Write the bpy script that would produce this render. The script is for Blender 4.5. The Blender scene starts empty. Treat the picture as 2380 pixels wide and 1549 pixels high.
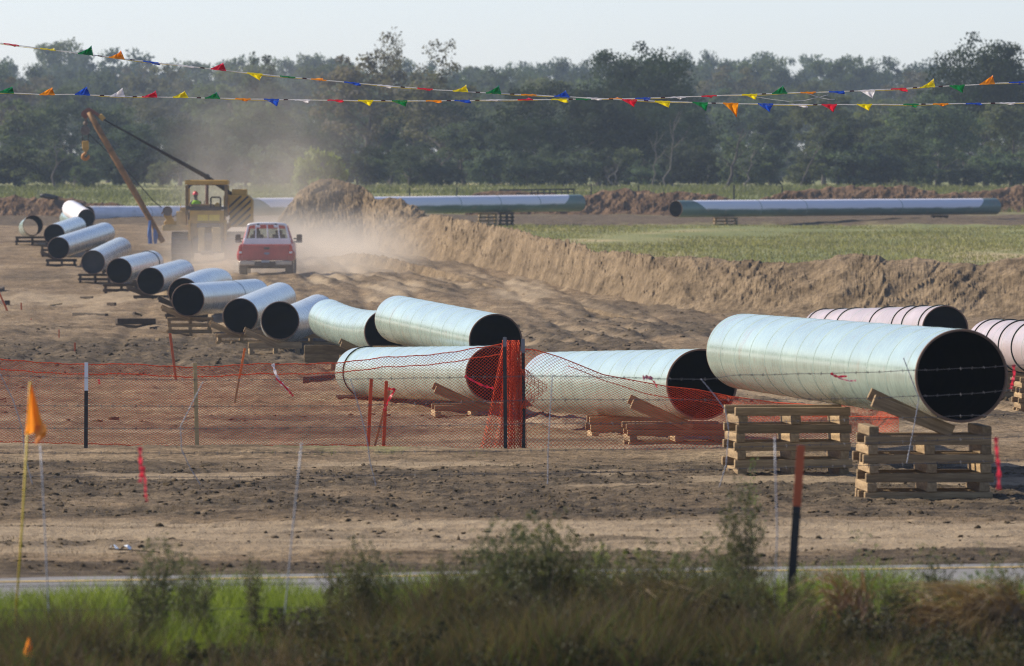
import bpy, bmesh, math, random
import numpy as np
from mathutils import Vector, Matrix, Quaternion

random.seed(7)
RNG = np.random.default_rng(11)
R = math.radians
SC = bpy.context.scene
COL = SC.collection

# ---------------------------------------------------------------- camera
F = 18511.0            # focal length in picture units (the picture is taken as 2380 x 1549 units)
CZ = 3.1               # eye height above the near dirt
PITCH = math.atan(354.5 / F)
cam = bpy.data.cameras.new('camera')
cam.sensor_width = 36.0
cam.lens = F * 36.0 / 2380.0
cam.clip_start = 1.0
cam.clip_end = 6000.0
cam.dof.use_dof = True
cam.dof.focus_distance = 115.0
cam.dof.aperture_fstop = 7.2
camo = bpy.data.objects.new('camera', cam)
camo.location = (0, 0, CZ)
camo.rotation_euler = (R(90) - PITCH, 0, 0)
COL.objects.link(camo)
SC.camera = camo

# ---------------------------------------------------------------- sky, sun, exposure
SUN_AZ, SUN_EL = -72.0, 35.0        # degrees clockwise from straight ahead; above the horizon
world = bpy.data.worlds.new('World')
SC.world = world
world.use_nodes = True
_nt = world.node_tree
_sky = _nt.nodes.new('ShaderNodeTexSky')
_sky.sky_type = 'NISHITA'
_sky.sun_disc = False
_sky.sun_elevation = R(SUN_EL)
_sky.sun_rotation = R(SUN_AZ % 360)
_sky.air_density = 0.68
_sky.dust_density = 0.55
_sky.ozone_density = 3.0
_bg = _nt.nodes['Background']
_bg.inputs[1].default_value = 0.13
_tint = _nt.nodes.new('ShaderNodeMix')
_tint.data_type = 'RGBA'
_tint.blend_type = 'MULTIPLY'
_tint.inputs[0].default_value = 1.0
_tint.inputs[7].default_value = (1.10, 1.0, 1.035, 1.0)     # white balance of the hazy daylight sky
_nt.links.new(_sky.outputs[0], _tint.inputs[6])
_nt.links.new(_tint.outputs[2], _bg.inputs[0])
sun = bpy.data.lights.new('sun', 'SUN')
sun.energy = 5.0
sun.angle = R(0.5)
sun.color = (1.0, 0.925, 0.78)
suno = bpy.data.objects.new('sun', sun)
_sd = Vector((math.sin(R(SUN_AZ)) * math.cos(R(SUN_EL)), math.cos(R(SUN_AZ)) * math.cos(R(SUN_EL)), math.sin(R(SUN_EL))))
suno.rotation_euler = _sd.to_track_quat('Z', 'Y').to_euler()
suno.location = (-60, 40, 60)
COL.objects.link(suno)
SC.view_settings.view_transform = 'Standard'
SC.view_settings.look = 'None'
SC.view_settings.exposure = 0.4
SC.view_settings.gamma = 1.0
SC.view_settings.use_curve_mapping = False
SC.render.engine = 'CYCLES'
cy = SC.cycles
cy.use_denoising = True
cy.filter_width = 1.1
cy.denoising_prefilter = 'NONE'
cy.denoising_input_passes = 'RGB_ALBEDO_NORMAL'
try:
    cy.denoiser = 'OPENIMAGEDENOISE'
except Exception:
    pass
cy.max_bounces = 6
cy.diffuse_bounces = 3
cy.glossy_bounces = 3
cy.transmission_bounces = 4
cy.transparent_max_bounces = 12
cy.volume_bounces = 1
cy.caustics_reflective = False
cy.caustics_refractive = False

# ---------------------------------------------------------------- helpers
def xw(x, Y):
    return (x - 1190.0) / F * Y

def zw(y, Y):
    return CZ - (y - 420.0) / F * Y

def P(x, y, Y):
    """the point at depth Y metres that shows at picture position x, y"""
    return Vector((xw(x, Y), Y, zw(y, Y)))

_tbl = RNG.random((512, 512))

def vnoise(x, y, seed=0):
    x = np.asarray(x, float) + seed * 17.31
    y = np.asarray(y, float) + seed * 9.77
    xi = np.floor(x).astype(int); yi = np.floor(y).astype(int)
    fx = x - xi; fy = y - yi
    fx = fx * fx * fx * (fx * (fx * 6 - 15) + 10); fy = fy * fy * fy * (fy * (fy * 6 - 15) + 10)
    a = _tbl[xi & 511, yi & 511]; b = _tbl[(xi + 1) & 511, yi & 511]
    c = _tbl[xi & 511, (yi + 1) & 511]; d = _tbl[(xi + 1) & 511, (yi + 1) & 511]
    return (a * (1 - fx) + b * fx) * (1 - fy) + (c * (1 - fx) + d * fx) * fy

def fbm(x, y, seed=0, octv=4, gain=0.5):
    s = 0.0; a = 1.0; t = 0.0
    for o in range(octv):
        s = s + a * (vnoise(x * 2 ** o * (0.96 + .04 * o), y * 2 ** o, seed + o * 3.1) * 2 - 1)
        t += a; a *= gain
    return s / t

def ridged(x, y, seed=0, octv=4):
    s = 0.0; a = 1.0; t = 0.0
    for o in range(octv):
        n = 1 - np.abs(vnoise(x * 2.05 ** o, y * 2.05 ** o, seed + o * 5.3) * 2 - 1)
        s = s + a * n * n; t += a; a *= 0.5
    return s / t

def sstep(a, b, x):
    t = np.clip((np.asarray(x, float) - a) / (b - a), 0, 1)
    return t * t * (3 - 2 * t)

_prof = np.array([(-60, -2.8), (20, -2.8), (40, -2.85), (50, -2.92), (60, -3.0), (72, -3.05), (78, -3.1), (90, -3.2), (97, -3.29), (103, -3.42),
                  (120, -3.72), (140, -3.95), (165, -4.14), (189, -4.2), (205, -4.25), (221, -4.2), (266, -4.18), (282, -4.08), (304, -3.95),
                  (328, -3.62), (342, -3.33), (358, -3.0), (400, -2.6), (440, -2.36), (470, -2.0), (520, -1.2), (600, -0.55), (700, -0.45), (1200, 0.4), (6000, 0.6)])
_py = np.arange(-60, 1500, 1.0)
_pz = np.convolve(np.pad(np.interp(_py, _prof[:, 0], _prof[:, 1]), 8, mode='edge'), np.ones(17) / 17, mode='valid')

def ground(X, Y):
    """smooth height of the land, before the small relief"""
    X = np.asarray(X, float); Y = np.asarray(Y, float)
    z = CZ + np.interp(Y, _py, _pz)
    lane = sstep(-15.5, -10.5, X) * (1 - sstep(10, 30, X)) * sstep(225, 290, Y) * (1 - sstep(335, 370, Y))
    return z + 0.36 * lane

def gz(X, Y):
    return float(ground(X, Y))

def gp(x, Y, dz=0.0):
    X = xw(x, Y)
    return Vector((X, Y, gz(X, Y) + dz))

# ---------------------------------------------------------------- materials
def new_mat(name):
    m = bpy.data.materials.new(name)
    m.use_nodes = True
    nt = m.node_tree
    return m, nt, nt.nodes['Principled BSDF'], nt.links

def nd(nt, t, **kw):
    n = nt.nodes.new(t)
    for k, v in kw.items():
        setattr(n, k, v)
    return n

def noise_node(nt, scale, detail=6, rough=0.6, coord='Object', vec_scale=None, dims='3D'):
    tc = nd(nt, 'ShaderNodeTexCoord')
    n = nd(nt, 'ShaderNodeTexNoise')
    n.inputs['Scale'].default_value = scale
    n.inputs['Detail'].default_value = detail
    n.inputs['Roughness'].default_value = rough
    if vec_scale:
        mp = nd(nt, 'ShaderNodeMapping')
        mp.inputs['Scale'].default_value = vec_scale
        nt.links.new(tc.outputs[coord], mp.inputs[0])
        nt.links.new(mp.outputs[0], n.inputs['Vector'])
    else:
        nt.links.new(tc.outputs[coord], n.inputs['Vector'])
    return n

def ramp(nt, src, stops):
    r = nd(nt, 'ShaderNodeValToRGB')
    e = r.color_ramp.elements
    while len(e) > len(stops):
        e.remove(e[-1])
    while len(e) < len(stops):
        e.new(0.5)
    for el, (p, c) in zip(e, stops):
        el.position = p
        el.color = (c[0], c[1], c[2], 1) if not isinstance(c, (int, float)) else (c, c, c, 1)
    nt.links.new(src, r.inputs[0])
    return r

def mixc(nt, fac, a, b, mode='MIX'):
    m = nd(nt, 'ShaderNodeMix', data_type='RGBA', blend_type=mode)
    for sock, v in ((m.inputs[0], fac), (m.inputs[6], a), (m.inputs[7], b)):
        if hasattr(v, 'is_output'):
            nt.links.new(v, sock)
        elif isinstance(v, (int, float)):
            sock.default_value = v
        else:
            sock.default_value = (*v, 1)
    return m.outputs[2]

def bump(nt, src, strength, dist, bsdf):
    b = nd(nt, 'ShaderNodeBump')
    b.inputs['Strength'].default_value = strength
    b.inputs['Distance'].default_value = dist
    nt.links.new(src, b.inputs['Height'])
    nt.links.new(b.outputs[0], bsdf.inputs['Normal'])
    return b

def rnd_out(nt):
    return nd(nt, 'ShaderNodeObjectInfo').outputs['Random']

def simple(name, col, rough=0.6, metal=0.0, var=0.25, scale=3.0, bmp=0.0, spec=0.5, coat=0.0):
    m, nt, b, L = new_mat(name)
    n = noise_node(nt, scale)
    lo = tuple(c * (1 - var) for c in col); hi = tuple(min(1, c * (1 + var)) for c in col)
    r = ramp(nt, n.outputs['Fac'], [(0.3, lo), (0.7, hi)])
    L.new(r.outputs[0], b.inputs['Base Color'])
    b.inputs['Roughness'].default_value = rough
    b.inputs['Metallic'].default_value = metal
    b.inputs['Specular IOR Level'].default_value = spec
    b.inputs['Coat Weight'].default_value = coat
    if bmp:
        bump(nt, n.outputs['Fac'], bmp, 0.02, b)
    return m

def ground_mat():
    m, nt, b, L = new_mat('site_ground')
    at = nd(nt, 'ShaderNodeAttribute', attribute_name='zone')
    sep = nd(nt, 'ShaderNodeSeparateColor')
    L.new(at.outputs['Color'], sep.inputs[0])
    n1 = noise_node(nt, 0.35, 8, 0.65)
    n2 = noise_node(nt, 3.2, 8, 0.7)
    n3 = noise_node(nt, 14.0, 5, 0.7)
    dirt = ramp(nt, n1.outputs['Fac'], [(0.30, (0.130, 0.090, 0.052)), (0.5, (0.222, 0.156, 0.092)), (0.68, (0.315, 0.232, 0.142))])
    dirt2 = mixc(nt, 0.9, dirt.outputs[0], ramp(nt, n2.outputs['Fac'], [(0.34, (0.40, 0.38, 0.35)), (0.47, (0.95, 0.94, 0.92)), (0.66, (1.32, 1.30, 1.27))]).outputs[0], 'MULTIPLY')
    mud = ramp(nt, n2.outputs['Fac'], [(0.33, (0.036, 0.026, 0.016)), (0.50, (0.083, 0.060, 0.037)), (0.72, (0.19, 0.142, 0.09))])
    n4 = noise_node(nt, 34.0, 4, 0.7, vec_scale=(1, 0.3, 1))
    fine = mixc(nt, 0.8, ramp(nt, n3.outputs['Fac'], [(0.36, (0.5, 0.48, 0.46)), (0.50, (1.0, 1.0, 1.0)), (0.66, (1.22, 1.21, 1.19))]).outputs[0], ramp(nt, n4.outputs['Fac'], [(0.36, (0.55, 0.54, 0.52)), (0.5, (1.0, 1.0, 1.0)), (0.66, (1.2, 1.2, 1.2))]).outputs[0], 'MULTIPLY')
    dirt2 = mixc(nt, 0.85, dirt2, fine, 'MULTIPLY')
    c = mixc(nt, sep.outputs[1], dirt2, mud.outputs[0])
    pale = ramp(nt, n2.outputs['Fac'], [(0.3, (0.28, 0.205, 0.128)), (0.7, (0.41, 0.315, 0.205))])
    c = mixc(nt, sep.outputs[2], c, pale.outputs[0])
    g1 = noise_node(nt, 0.12, 6, 0.6, vec_scale=(1, 0.35, 1))
    g2 = noise_node(nt, 1.6, 6, 0.7)
    gr = ramp(nt, g1.outputs['Fac'], [(0.3, (0.14, 0.155, 0.06)), (0.48, (0.20, 0.21, 0.085)), (0.58, (0.26, 0.245, 0.11)), (0.66, (0.40, 0.32, 0.18))])
    gr2 = mixc(nt, 0.6, gr.outputs[0], ramp(nt, g2.outputs['Fac'], [(0.3, (0.55, 0.58, 0.5)), (0.7, (1.3, 1.25, 1.2))]).outputs[0], 'MULTIPLY')
    c = mixc(nt, sep.outputs[0], c, gr2)
    L.new(c, b.inputs['Base Color'])
    b.inputs['Roughness'].default_value = 0.95
    b.inputs['Specular IOR Level'].default_value = 0.13
    mix = nd(nt, 'ShaderNodeMath', operation='ADD')
    L.new(n2.outputs['Fac'], mix.inputs[0]); L.new(n3.outputs['Fac'], mix.inputs[1])
    bump(nt, mix.outputs[0], 0.7, 0.06, b)
    return m

def heap_mat(name, a, c, d):
    m, nt, b, L = new_mat(name)
    n1 = noise_node(nt, 0.5, 8, 0.65)
    n2 = noise_node(nt, 4.0, 8, 0.7)
    n5 = noise_node(nt, 1.1, 6, 0.65, vec_scale=(1.0, 0.5, 2.2))
    dm = ramp(nt, n5.outputs['Fac'], [(0.36, (0.55, 0.53, 0.50)), (0.5, (1.0, 1.0, 1.0)), (0.68, (1.18, 1.17, 1.14))])
    r0 = ramp(nt, n1.outputs['Fac'], [(0.3, a), (0.5, c), (0.7, d)])
    class r1: outputs = [mixc(nt, 0.85, r0.outputs[0], dm.outputs[0], 'MULTIPLY')]
    col = mixc(nt, 0.8, r1.outputs[0], ramp(nt, n2.outputs['Fac'], [(0.3, (0.5, 0.48, 0.46)), (0.68, (1.25, 1.22, 1.2))]).outputs[0], 'MULTIPLY')
    L.new(col, b.inputs['Base Color'])
    b.inputs['Roughness'].default_value = 0.95
    b.inputs['Specular IOR Level'].default_value = 0.12
    bump(nt, n2.outputs['Fac'], 0.8, 0.15, b)
    return m

def pipe_mat(name, col, rough=0.16, sky_sheen=None, spec=0.36):
    """glossy bonded coating; local Y runs along the pipe"""
    m, nt, b, L = new_mat(name)
    n = noise_node(nt, 2.2, 6, 0.6, vec_scale=(1.0, 0.25, 1.0))
    n2 = noise_node(nt, 9.0, 4, 0.6, vec_scale=(0.6, 2.2, 0.6))
    lo = tuple(c * 0.86 for c in col); hi = tuple(min(1, c * 1.12) for c in col)
    r = ramp(nt, n.outputs['Fac'], [(0.35, lo), (0.65, hi)])
    c = mixc(nt, 0.5, r.outputs[0], ramp(nt, n2.outputs['Fac'], [(0.3, (0.86, 0.87, 0.85)), (0.7, (1.1, 1.08, 1.06))]).outputs[0], 'MULTIPLY')
    rr = ramp(nt, n2.outputs['Fac'], [(0.3, rough * 0.8), (0.72, rough * 1.7)])
    ro = rr.outputs[0]
    # scuffs and dried mud splashes
    n3 = noise_node(nt, 1.7, 9, 0.72, vec_scale=(1.0, 0.7, 1.0))
    sc = ramp(nt, n3.outputs['Fac'], [(0.56, 0.0), (0.66, 0.55)])
    c = mixc(nt, sc.outputs[0], c, (0.30, 0.235, 0.165))
    n4 = noise_node(nt, 5.0, 3, 0.6, vec_scale=(1.0, 3.0, 0.25))
    s4 = ramp(nt, n4.outputs['Fac'], [(0.60, 0.0), (0.70, 0.45)])
    c = mixc(nt, s4.outputs[0], c, tuple(v * 0.62 for v in col))
    if sky_sheen:  # pale sky reflection on the upper half painted into the colour; ends stay green
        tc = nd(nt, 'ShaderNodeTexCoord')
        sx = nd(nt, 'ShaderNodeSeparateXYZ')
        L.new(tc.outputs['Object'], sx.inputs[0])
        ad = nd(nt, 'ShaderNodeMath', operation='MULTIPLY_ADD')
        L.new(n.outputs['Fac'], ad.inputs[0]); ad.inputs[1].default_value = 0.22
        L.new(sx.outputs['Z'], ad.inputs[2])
        k = ramp(nt, ad.outputs[0], [(sky_sheen[1], 0.0), (sky_sheen[1] + 0.10, 1.0)])
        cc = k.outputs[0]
        if sky_sheen[2]:
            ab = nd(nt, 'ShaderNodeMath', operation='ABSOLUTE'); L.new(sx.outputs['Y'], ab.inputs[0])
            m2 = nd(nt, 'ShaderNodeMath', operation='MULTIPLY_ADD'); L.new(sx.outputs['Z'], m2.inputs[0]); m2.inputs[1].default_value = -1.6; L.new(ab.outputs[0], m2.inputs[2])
            lt = nd(nt, 'ShaderNodeMath', operation='LESS_THAN'); L.new(m2.outputs[0], lt.inputs[0]); lt.inputs[1].default_value = sky_sheen[2]
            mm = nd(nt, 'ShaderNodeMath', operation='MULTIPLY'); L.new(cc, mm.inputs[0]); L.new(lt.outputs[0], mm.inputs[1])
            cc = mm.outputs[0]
        c = mixc(nt, cc, c, sky_sheen[0])
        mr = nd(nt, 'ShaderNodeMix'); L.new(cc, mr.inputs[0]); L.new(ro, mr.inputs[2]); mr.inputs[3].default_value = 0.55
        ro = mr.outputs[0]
    L.new(c, b.inputs['Base Color'])
    L.new(ro, b.inputs['Roughness'])
    b.inputs['Specular IOR Level'].default_value = spec
    bump(nt, n2.outputs['Fac'], 0.022, 0.02, b)
    return m

def wood_mat(name, a, c):
    m, nt, b, L = new_mat(name)
    n = noise_node(nt, 3.0, 8, 0.65, vec_scale=(0.8, 9, 9))
    r = ramp(nt, n.outputs['Fac'], [(0.28, a), (0.55, tuple((x + y) / 2 for x, y in zip(a, c))), (0.75, c)])
    hs = nd(nt, 'ShaderNodeHueSaturation')
    L.new(r.outputs[0], hs.inputs['Color'])
    mr = nd(nt, 'ShaderNodeMapRange'); mr.inputs[3].default_value = 0.65; mr.inputs[4].default_value = 1.2
    L.new(rnd_out(nt), mr.inputs[0]); L.new(mr.outputs[0], hs.inputs['Value'])
    L.new(hs.outputs[0], b.inputs['Base Color'])
    b.inputs['Roughness'].default_value = 0.85
    b.inputs['Specular IOR Level'].default_value = 0.25
    bump(nt, n.outputs['Fac'], 0.4, 0.01, b)
    return m

def leaf_mat(name, lo, hi, trans=0.35, nscale=0.8, objvar=0.35, rough=0.6):
    m, nt, b, L = new_mat(name)
    n = noise_node(nt, nscale, 3, 0.6)
    r = ramp(nt, n.outputs['Fac'], [(0.32, lo), (0.68, hi)])
    hs = nd(nt, 'ShaderNodeHueSaturation')
    L.new(r.outputs[0], hs.inputs['Color'])
    rn = rnd_out(nt)
    mr = nd(nt, 'ShaderNodeMapRange'); mr.inputs[3].default_value = 1 - objvar; mr.inputs[4].default_value = 1 + objvar
    L.new(rn, mr.inputs[0]); L.new(mr.outputs[0], hs.inputs['Value'])
    mh = nd(nt, 'ShaderNodeMath', operation='MULTIPLY'); mh.inputs[1].default_value = 7.31
    fr = nd(nt, 'ShaderNodeMath', operation='FRACT')
    L.new(rn, mh.inputs[0]); L.new(mh.outputs[0], fr.inputs[0])
    mr2 = nd(nt, 'ShaderNodeMapRange'); mr2.inputs[3].default_value = 0.465; mr2.inputs[4].default_value = 0.525
    L.new(fr.outputs[0], mr2.inputs[0]); L.new(mr2.outputs[0], hs.inputs['Hue'])
    L.new(hs.outputs[0], b.inputs['Base Color'])
    b.inputs['Roughness'].default_value = rough
    b.inputs['Specular IOR Level'].default_value = 0.3
    tr = nd(nt, 'ShaderNodeBsdfTranslucent')
    tcol = mixc(nt, 1.0, hs.outputs[0], (1.25, 1.35, 0.7), 'MULTIPLY')
    L.new(tcol, tr.inputs[0])
    mx = nd(nt, 'ShaderNodeMixShader'); mx.inputs[0].default_value = trans
    L.new(b.outputs[0], mx.inputs[1]); L.new(tr.outputs[0], mx.inputs[2])
    L.new(mx.outputs[0], nt.nodes['Material Output'].inputs['Surface'])
    return m

def cloth_mat(name, col, trans=0.4, rough=0.35):
    m, nt, b, L = new_mat(name)
    b.inputs['Base Color'].default_value = (*col, 1)
    n = noise_node(nt, 12, 3)
    r = ramp(nt, n.outputs['Fac'], [(0.3, tuple(c * .85 for c in col)), (0.7, col)])
    L.new(r.outputs[0], b.inputs['Base Color'])
    b.inputs['Roughness'].default_value = rough
    tr = nd(nt, 'ShaderNodeBsdfTranslucent'); tr.inputs[0].default_value = (*col, 1)
    mx = nd(nt, 'ShaderNodeMixShader'); mx.inputs[0].default_value = trans
    L.new(b.outputs[0], mx.inputs[1]); L.new(tr.outputs[0], mx.inputs[2])
    L.new(mx.outputs[0], nt.nodes['Material Output'].inputs['Surface'])
    return m

M = {}
M['ground'] = ground_mat()
M['berm'] = heap_mat('spoil_soil', (0.125, 0.088, 0.050), (0.20, 0.144, 0.085), (0.285, 0.21, 0.130))
M['redsoil'] = heap_mat('red_brown_soil', (0.10, 0.060, 0.036), (0.16, 0.099, 0.058), (0.245, 0.162, 0.098))
M['clod'] = heap_mat('clod_soil', (0.08, 0.058, 0.035), (0.135, 0.10, 0.061), (0.215, 0.162, 0.102))
M['green'] = pipe_mat('green_coating', (0.31, 0.39, 0.33), 0.15)
M['grey'] = pipe_mat('grey_green_coating', (0.40, 0.41, 0.375), 0.2, spec=0.6)
M['pink'] = pipe_mat('pink_coating', (0.40, 0.32, 0.315), 0.32)
M['white'] = pipe_mat('white_coating', (0.72, 0.69, 0.70), 0.4)
M['sheened'] = pipe_mat('green_coating_sky_sheen', (0.13, 0.19, 0.15), 0.3, ((0.74, 0.72, 0.75), 0.02, 7.6))  # green coating with the sky's reflection painted on its upper half
M['sheened_long'] = pipe_mat('green_coating_sky_sheen_long', (0.13, 0.19, 0.15), 0.3, ((0.74, 0.72, 0.75), 0.02, 12.6))
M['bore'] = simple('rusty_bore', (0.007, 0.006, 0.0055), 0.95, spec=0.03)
M['rim'] = simple('rusty_rim', (0.17, 0.095, 0.055), 0.7, scale=8)
M['seam'] = simple('weld_seam', (0.24, 0.31, 0.27), 0.6, spec=0.15)
M['band'] = simple('dark_rope', (0.015, 0.022, 0.02), 0.8)
M['cap'] = simple('dull_cap', (0.05, 0.048, 0.045), 0.9)
M['wood'] = wood_mat('weathered_timber', (0.17, 0.105, 0.05), (0.50, 0.345, 0.18))
M['darkwood'] = wood_mat('muddy_timber', (0.05, 0.035, 0.024), (0.13, 0.095, 0.065))
M['lath'] = wood_mat('lath_wood', (0.36, 0.24, 0.11), (0.55, 0.40, 0.20))
M['orange'] = simple('orange_paint', (0.78, 0.16, 0.02), 0.6)
M['rust_orange'] = simple('faded_orange_paint', (0.52, 0.10, 0.03), 0.7)
M['net'] = cloth_mat('orange_net_plastic', (0.72, 0.085, 0.02), 0.2, 0.9)
M['post'] = simple('dark_post_steel', (0.022, 0.018, 0.016), 0.6)
M['galv'] = simple('galvanised_wire', (0.20, 0.20, 0.21), 0.5, 0.6)
M['palegalv'] = simple('pale_stay_wire', (0.30, 0.30, 0.33), 0.5, 0.2)
M['rustwire'] = simple('dull_wire', (0.085, 0.08, 0.085), 0.6, 0.3)
M['whitepaint'] = simple('white_paint', (0.80, 0.80, 0.79), 0.4, var=0.1)
# ---------------------------------------------------------------- mesh building
class MB:
    def __init__(s):
        s.v = []; s.f = []
    def add(s, vs, fs):
        o = len(s.v)
        s.v.extend([tuple(p) for p in vs])
        s.f.extend([tuple(i + o for i in f) for f in fs])
        return s
    def box(s, c, d, rot=None):
        c = Vector(c); hx, hy, hz = d[0] / 2, d[1] / 2, d[2] / 2
        vs = [Vector((x, y, z)) for x in (-hx, hx) for y in (-hy, hy) for z in (-hz, hz)]
        if rot is not None:
            vs = [rot @ p for p in vs]
        vs = [p + c for p in vs]
        return s.add(vs, [(0, 1, 3, 2), (4, 6, 7, 5), (0, 4, 5, 1), (2, 3, 7, 6), (0, 2, 6, 4), (1, 5, 7, 3)])
    def beam(s, a, b, w, h, up=(0, 0, 1)):
        a = Vector(a); b = Vector(b); t = (b - a); L = t.length; t.normalize()
        u = Vector(up); sd = t.cross(u)
        if sd.length < 1e-4:
            sd = t.cross(Vector((1, 0, 0)))
        sd.normalize(); u = sd.cross(t)
        return s.box((a + b) / 2, (w, L, h), Matrix((sd, t, u)).transposed())
    def tube(s, pts, r, n=8, cap=True):
        pts = [Vector(p) for p in pts]; m = len(pts)
        rs = r if isinstance(r, (list, tuple)) else [r] * m
        vs = []; prev = None
        for i, p in enumerate(pts):
            t = (pts[min(i + 1, m - 1)] - pts[max(i - 1, 0)])
            if t.length < 1e-9:
                t = Vector((0, 0, 1))
            t.normalize()
            if prev is None:
                a = Vector((0, 0, 1)) if abs(t.z) < 0.9 else Vector((1, 0, 0))
                u = t.cross(a).normalized()
            else:
                u = (prev - t * prev.dot(t)).normalized()
            prev = u; w = t.cross(u)
            for k in range(n):
                an = 2 * math.pi * k / n
                vs.append(p + (u * math.cos(an) + w * math.sin(an)) * rs[i])
        fs = []
        for i in range(m - 1):
            for k in range(n):
                k2 = (k + 1) % n
                fs.append((i * n + k, i * n + k2, (i + 1) * n + k2, (i + 1) * n + k))
        if cap:
            fs.append(tuple(range(n - 1, -1, -1))); fs.append(tuple((m - 1) * n + k for k in range(n)))
        return s.add(vs, fs)
    def ball(s, c, r, nu=10, nv=6, sc=(1, 1, 1)):
        c = Vector(c); vs = []; fs = []
        for j in range(nv + 1):
            ph = math.pi * j / nv
            for i in range(nu):
                th = 2 * math.pi * i / nu
                vs.append(c + Vector((math.sin(ph) * math.cos(th) * r * sc[0], math.sin(ph) * math.sin(th) * r * sc[1], math.cos(ph) * r * sc[2])))
        for j in range(nv):
            for i in range(nu):
                i2 = (i + 1) % nu
                fs.append((j * nu + i, (j + 1) * nu + i, (j + 1) * nu + i2, j * nu + i2))
        return s.add(vs, fs)
    def disc(s, c, axis, r, n=24, th=0.02):
        a = Vector(axis).normalized()
        return s.tube([Vector(c) - a * th / 2, Vector(c) + a * th / 2], r, n)
    def poly(s, pts, ext):
        """a flat outline extruded along the vector ext"""
        n = len(pts); pts = [Vector(p) for p in pts]; e = Vector(ext)
        vs = pts + [p + e for p in pts]
        fs = [tuple(range(n)), tuple(range(2 * n - 1, n - 1, -1))] + [(i, (i + 1) % n + 0, (i + 1) % n + n, i + n)[::-1] for i in range(n)]
        return s.add(vs, fs)
    def build(s, name, mat, parent=None, smooth=False, bevel=0.0):
        o = Vector(parent_loc(parent))
        me = bpy.data.meshes.new(name)
        me.from_pydata([(p[0] - o.x, p[1] - o.y, p[2] - o.z) for p in s.v], [], s.f)
        me.update()
        bm = bmesh.new(); bm.from_mesh(me)
        bmesh.ops.recalc_face_normals(bm, faces=bm.faces)
        if bevel:
            bmesh.ops.bevel(bm, geom=list(bm.edges), offset=bevel, segments=1, affect='EDGES')
        bm.to_mesh(me); bm.free()
        return link(name, me, mat, parent, smooth)

def parent_loc(parent):
    l = Vector((0, 0, 0))
    while parent is not None:
        l = l + parent.location
        parent = parent.parent
    return l

def link(name, me, mat, parent=None, smooth=False):
    if mat is not None and len(me.materials) == 0:
        me.materials.append(mat)
    if smooth:
        me.shade_smooth()
    ob = bpy.data.objects.new(name, me)
    COL.objects.link(ob)
    if parent is not None:
        ob.parent = parent
    return ob

def tag(o, label=None, cat=None, group=None, kind=None):
    if label: o['label'] = label
    if cat: o['category'] = cat
    if group: o['group'] = group
    if kind: o['kind'] = kind
    return o

def thing(name, loc, label, cat, group=None):
    e = bpy.data.objects.new(name, None)
    e.empty_display_size = 0.2
    e.location = loc
    COL.objects.link(e)
    return tag(e, label, cat, group)

def part(name, me_ob, parent, loc, rot=None, label=None):
    """a further object that shares the mesh of me_ob, as a child of parent"""
    o = me_ob.copy()
    o.name = name
    COL.objects.link(o)
    o.parent = parent
    o.location = Vector(loc)
    if rot is not None:
        o.rotation_euler = rot
    if label: o['label'] = label
    return o

def np_mesh(name, V, Q, mat, smooth=False, parent=None):
    V = np.asarray(V, np.float32); Q = np.asarray(Q, np.int32)
    k = Q.shape[1]
    me = bpy.data.meshes.new(name)
    me.vertices.add(len(V)); me.vertices.foreach_set('co', V.ravel())
    me.loops.add(Q.size); me.loops.foreach_set('vertex_index', Q.ravel())
    me.polygons.add(len(Q))
    me.polygons.foreach_set('loop_start', np.arange(0, Q.size, k, dtype=np.int32))
    me.update(calc_edges=True)
    me.validate()
    if smooth:
        me.shade_smooth()
    if mat is not None:
        me.materials.append(mat)
    ob = bpy.data.objects.new(name, me)
    COL.objects.link(ob)
    if parent is not None:
        ob.parent = parent
    return ob

def grid_faces(nr, nc):
    i = np.arange(nr - 1)[:, None] * nc + np.arange(nc - 1)[None, :]
    return np.stack([i, i + 1, i + 1 + nc, i + nc], -1).reshape(-1, 4)

# ---------------------------------------------------------------- the land
def gr(X, Y):
    """height of the soil with its small relief"""
    a, b = np.array([[float(X)]]), np.array([[float(Y)]])
    return gz(X, Y) + float(relief(a, b)[0][0, 0])

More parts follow.
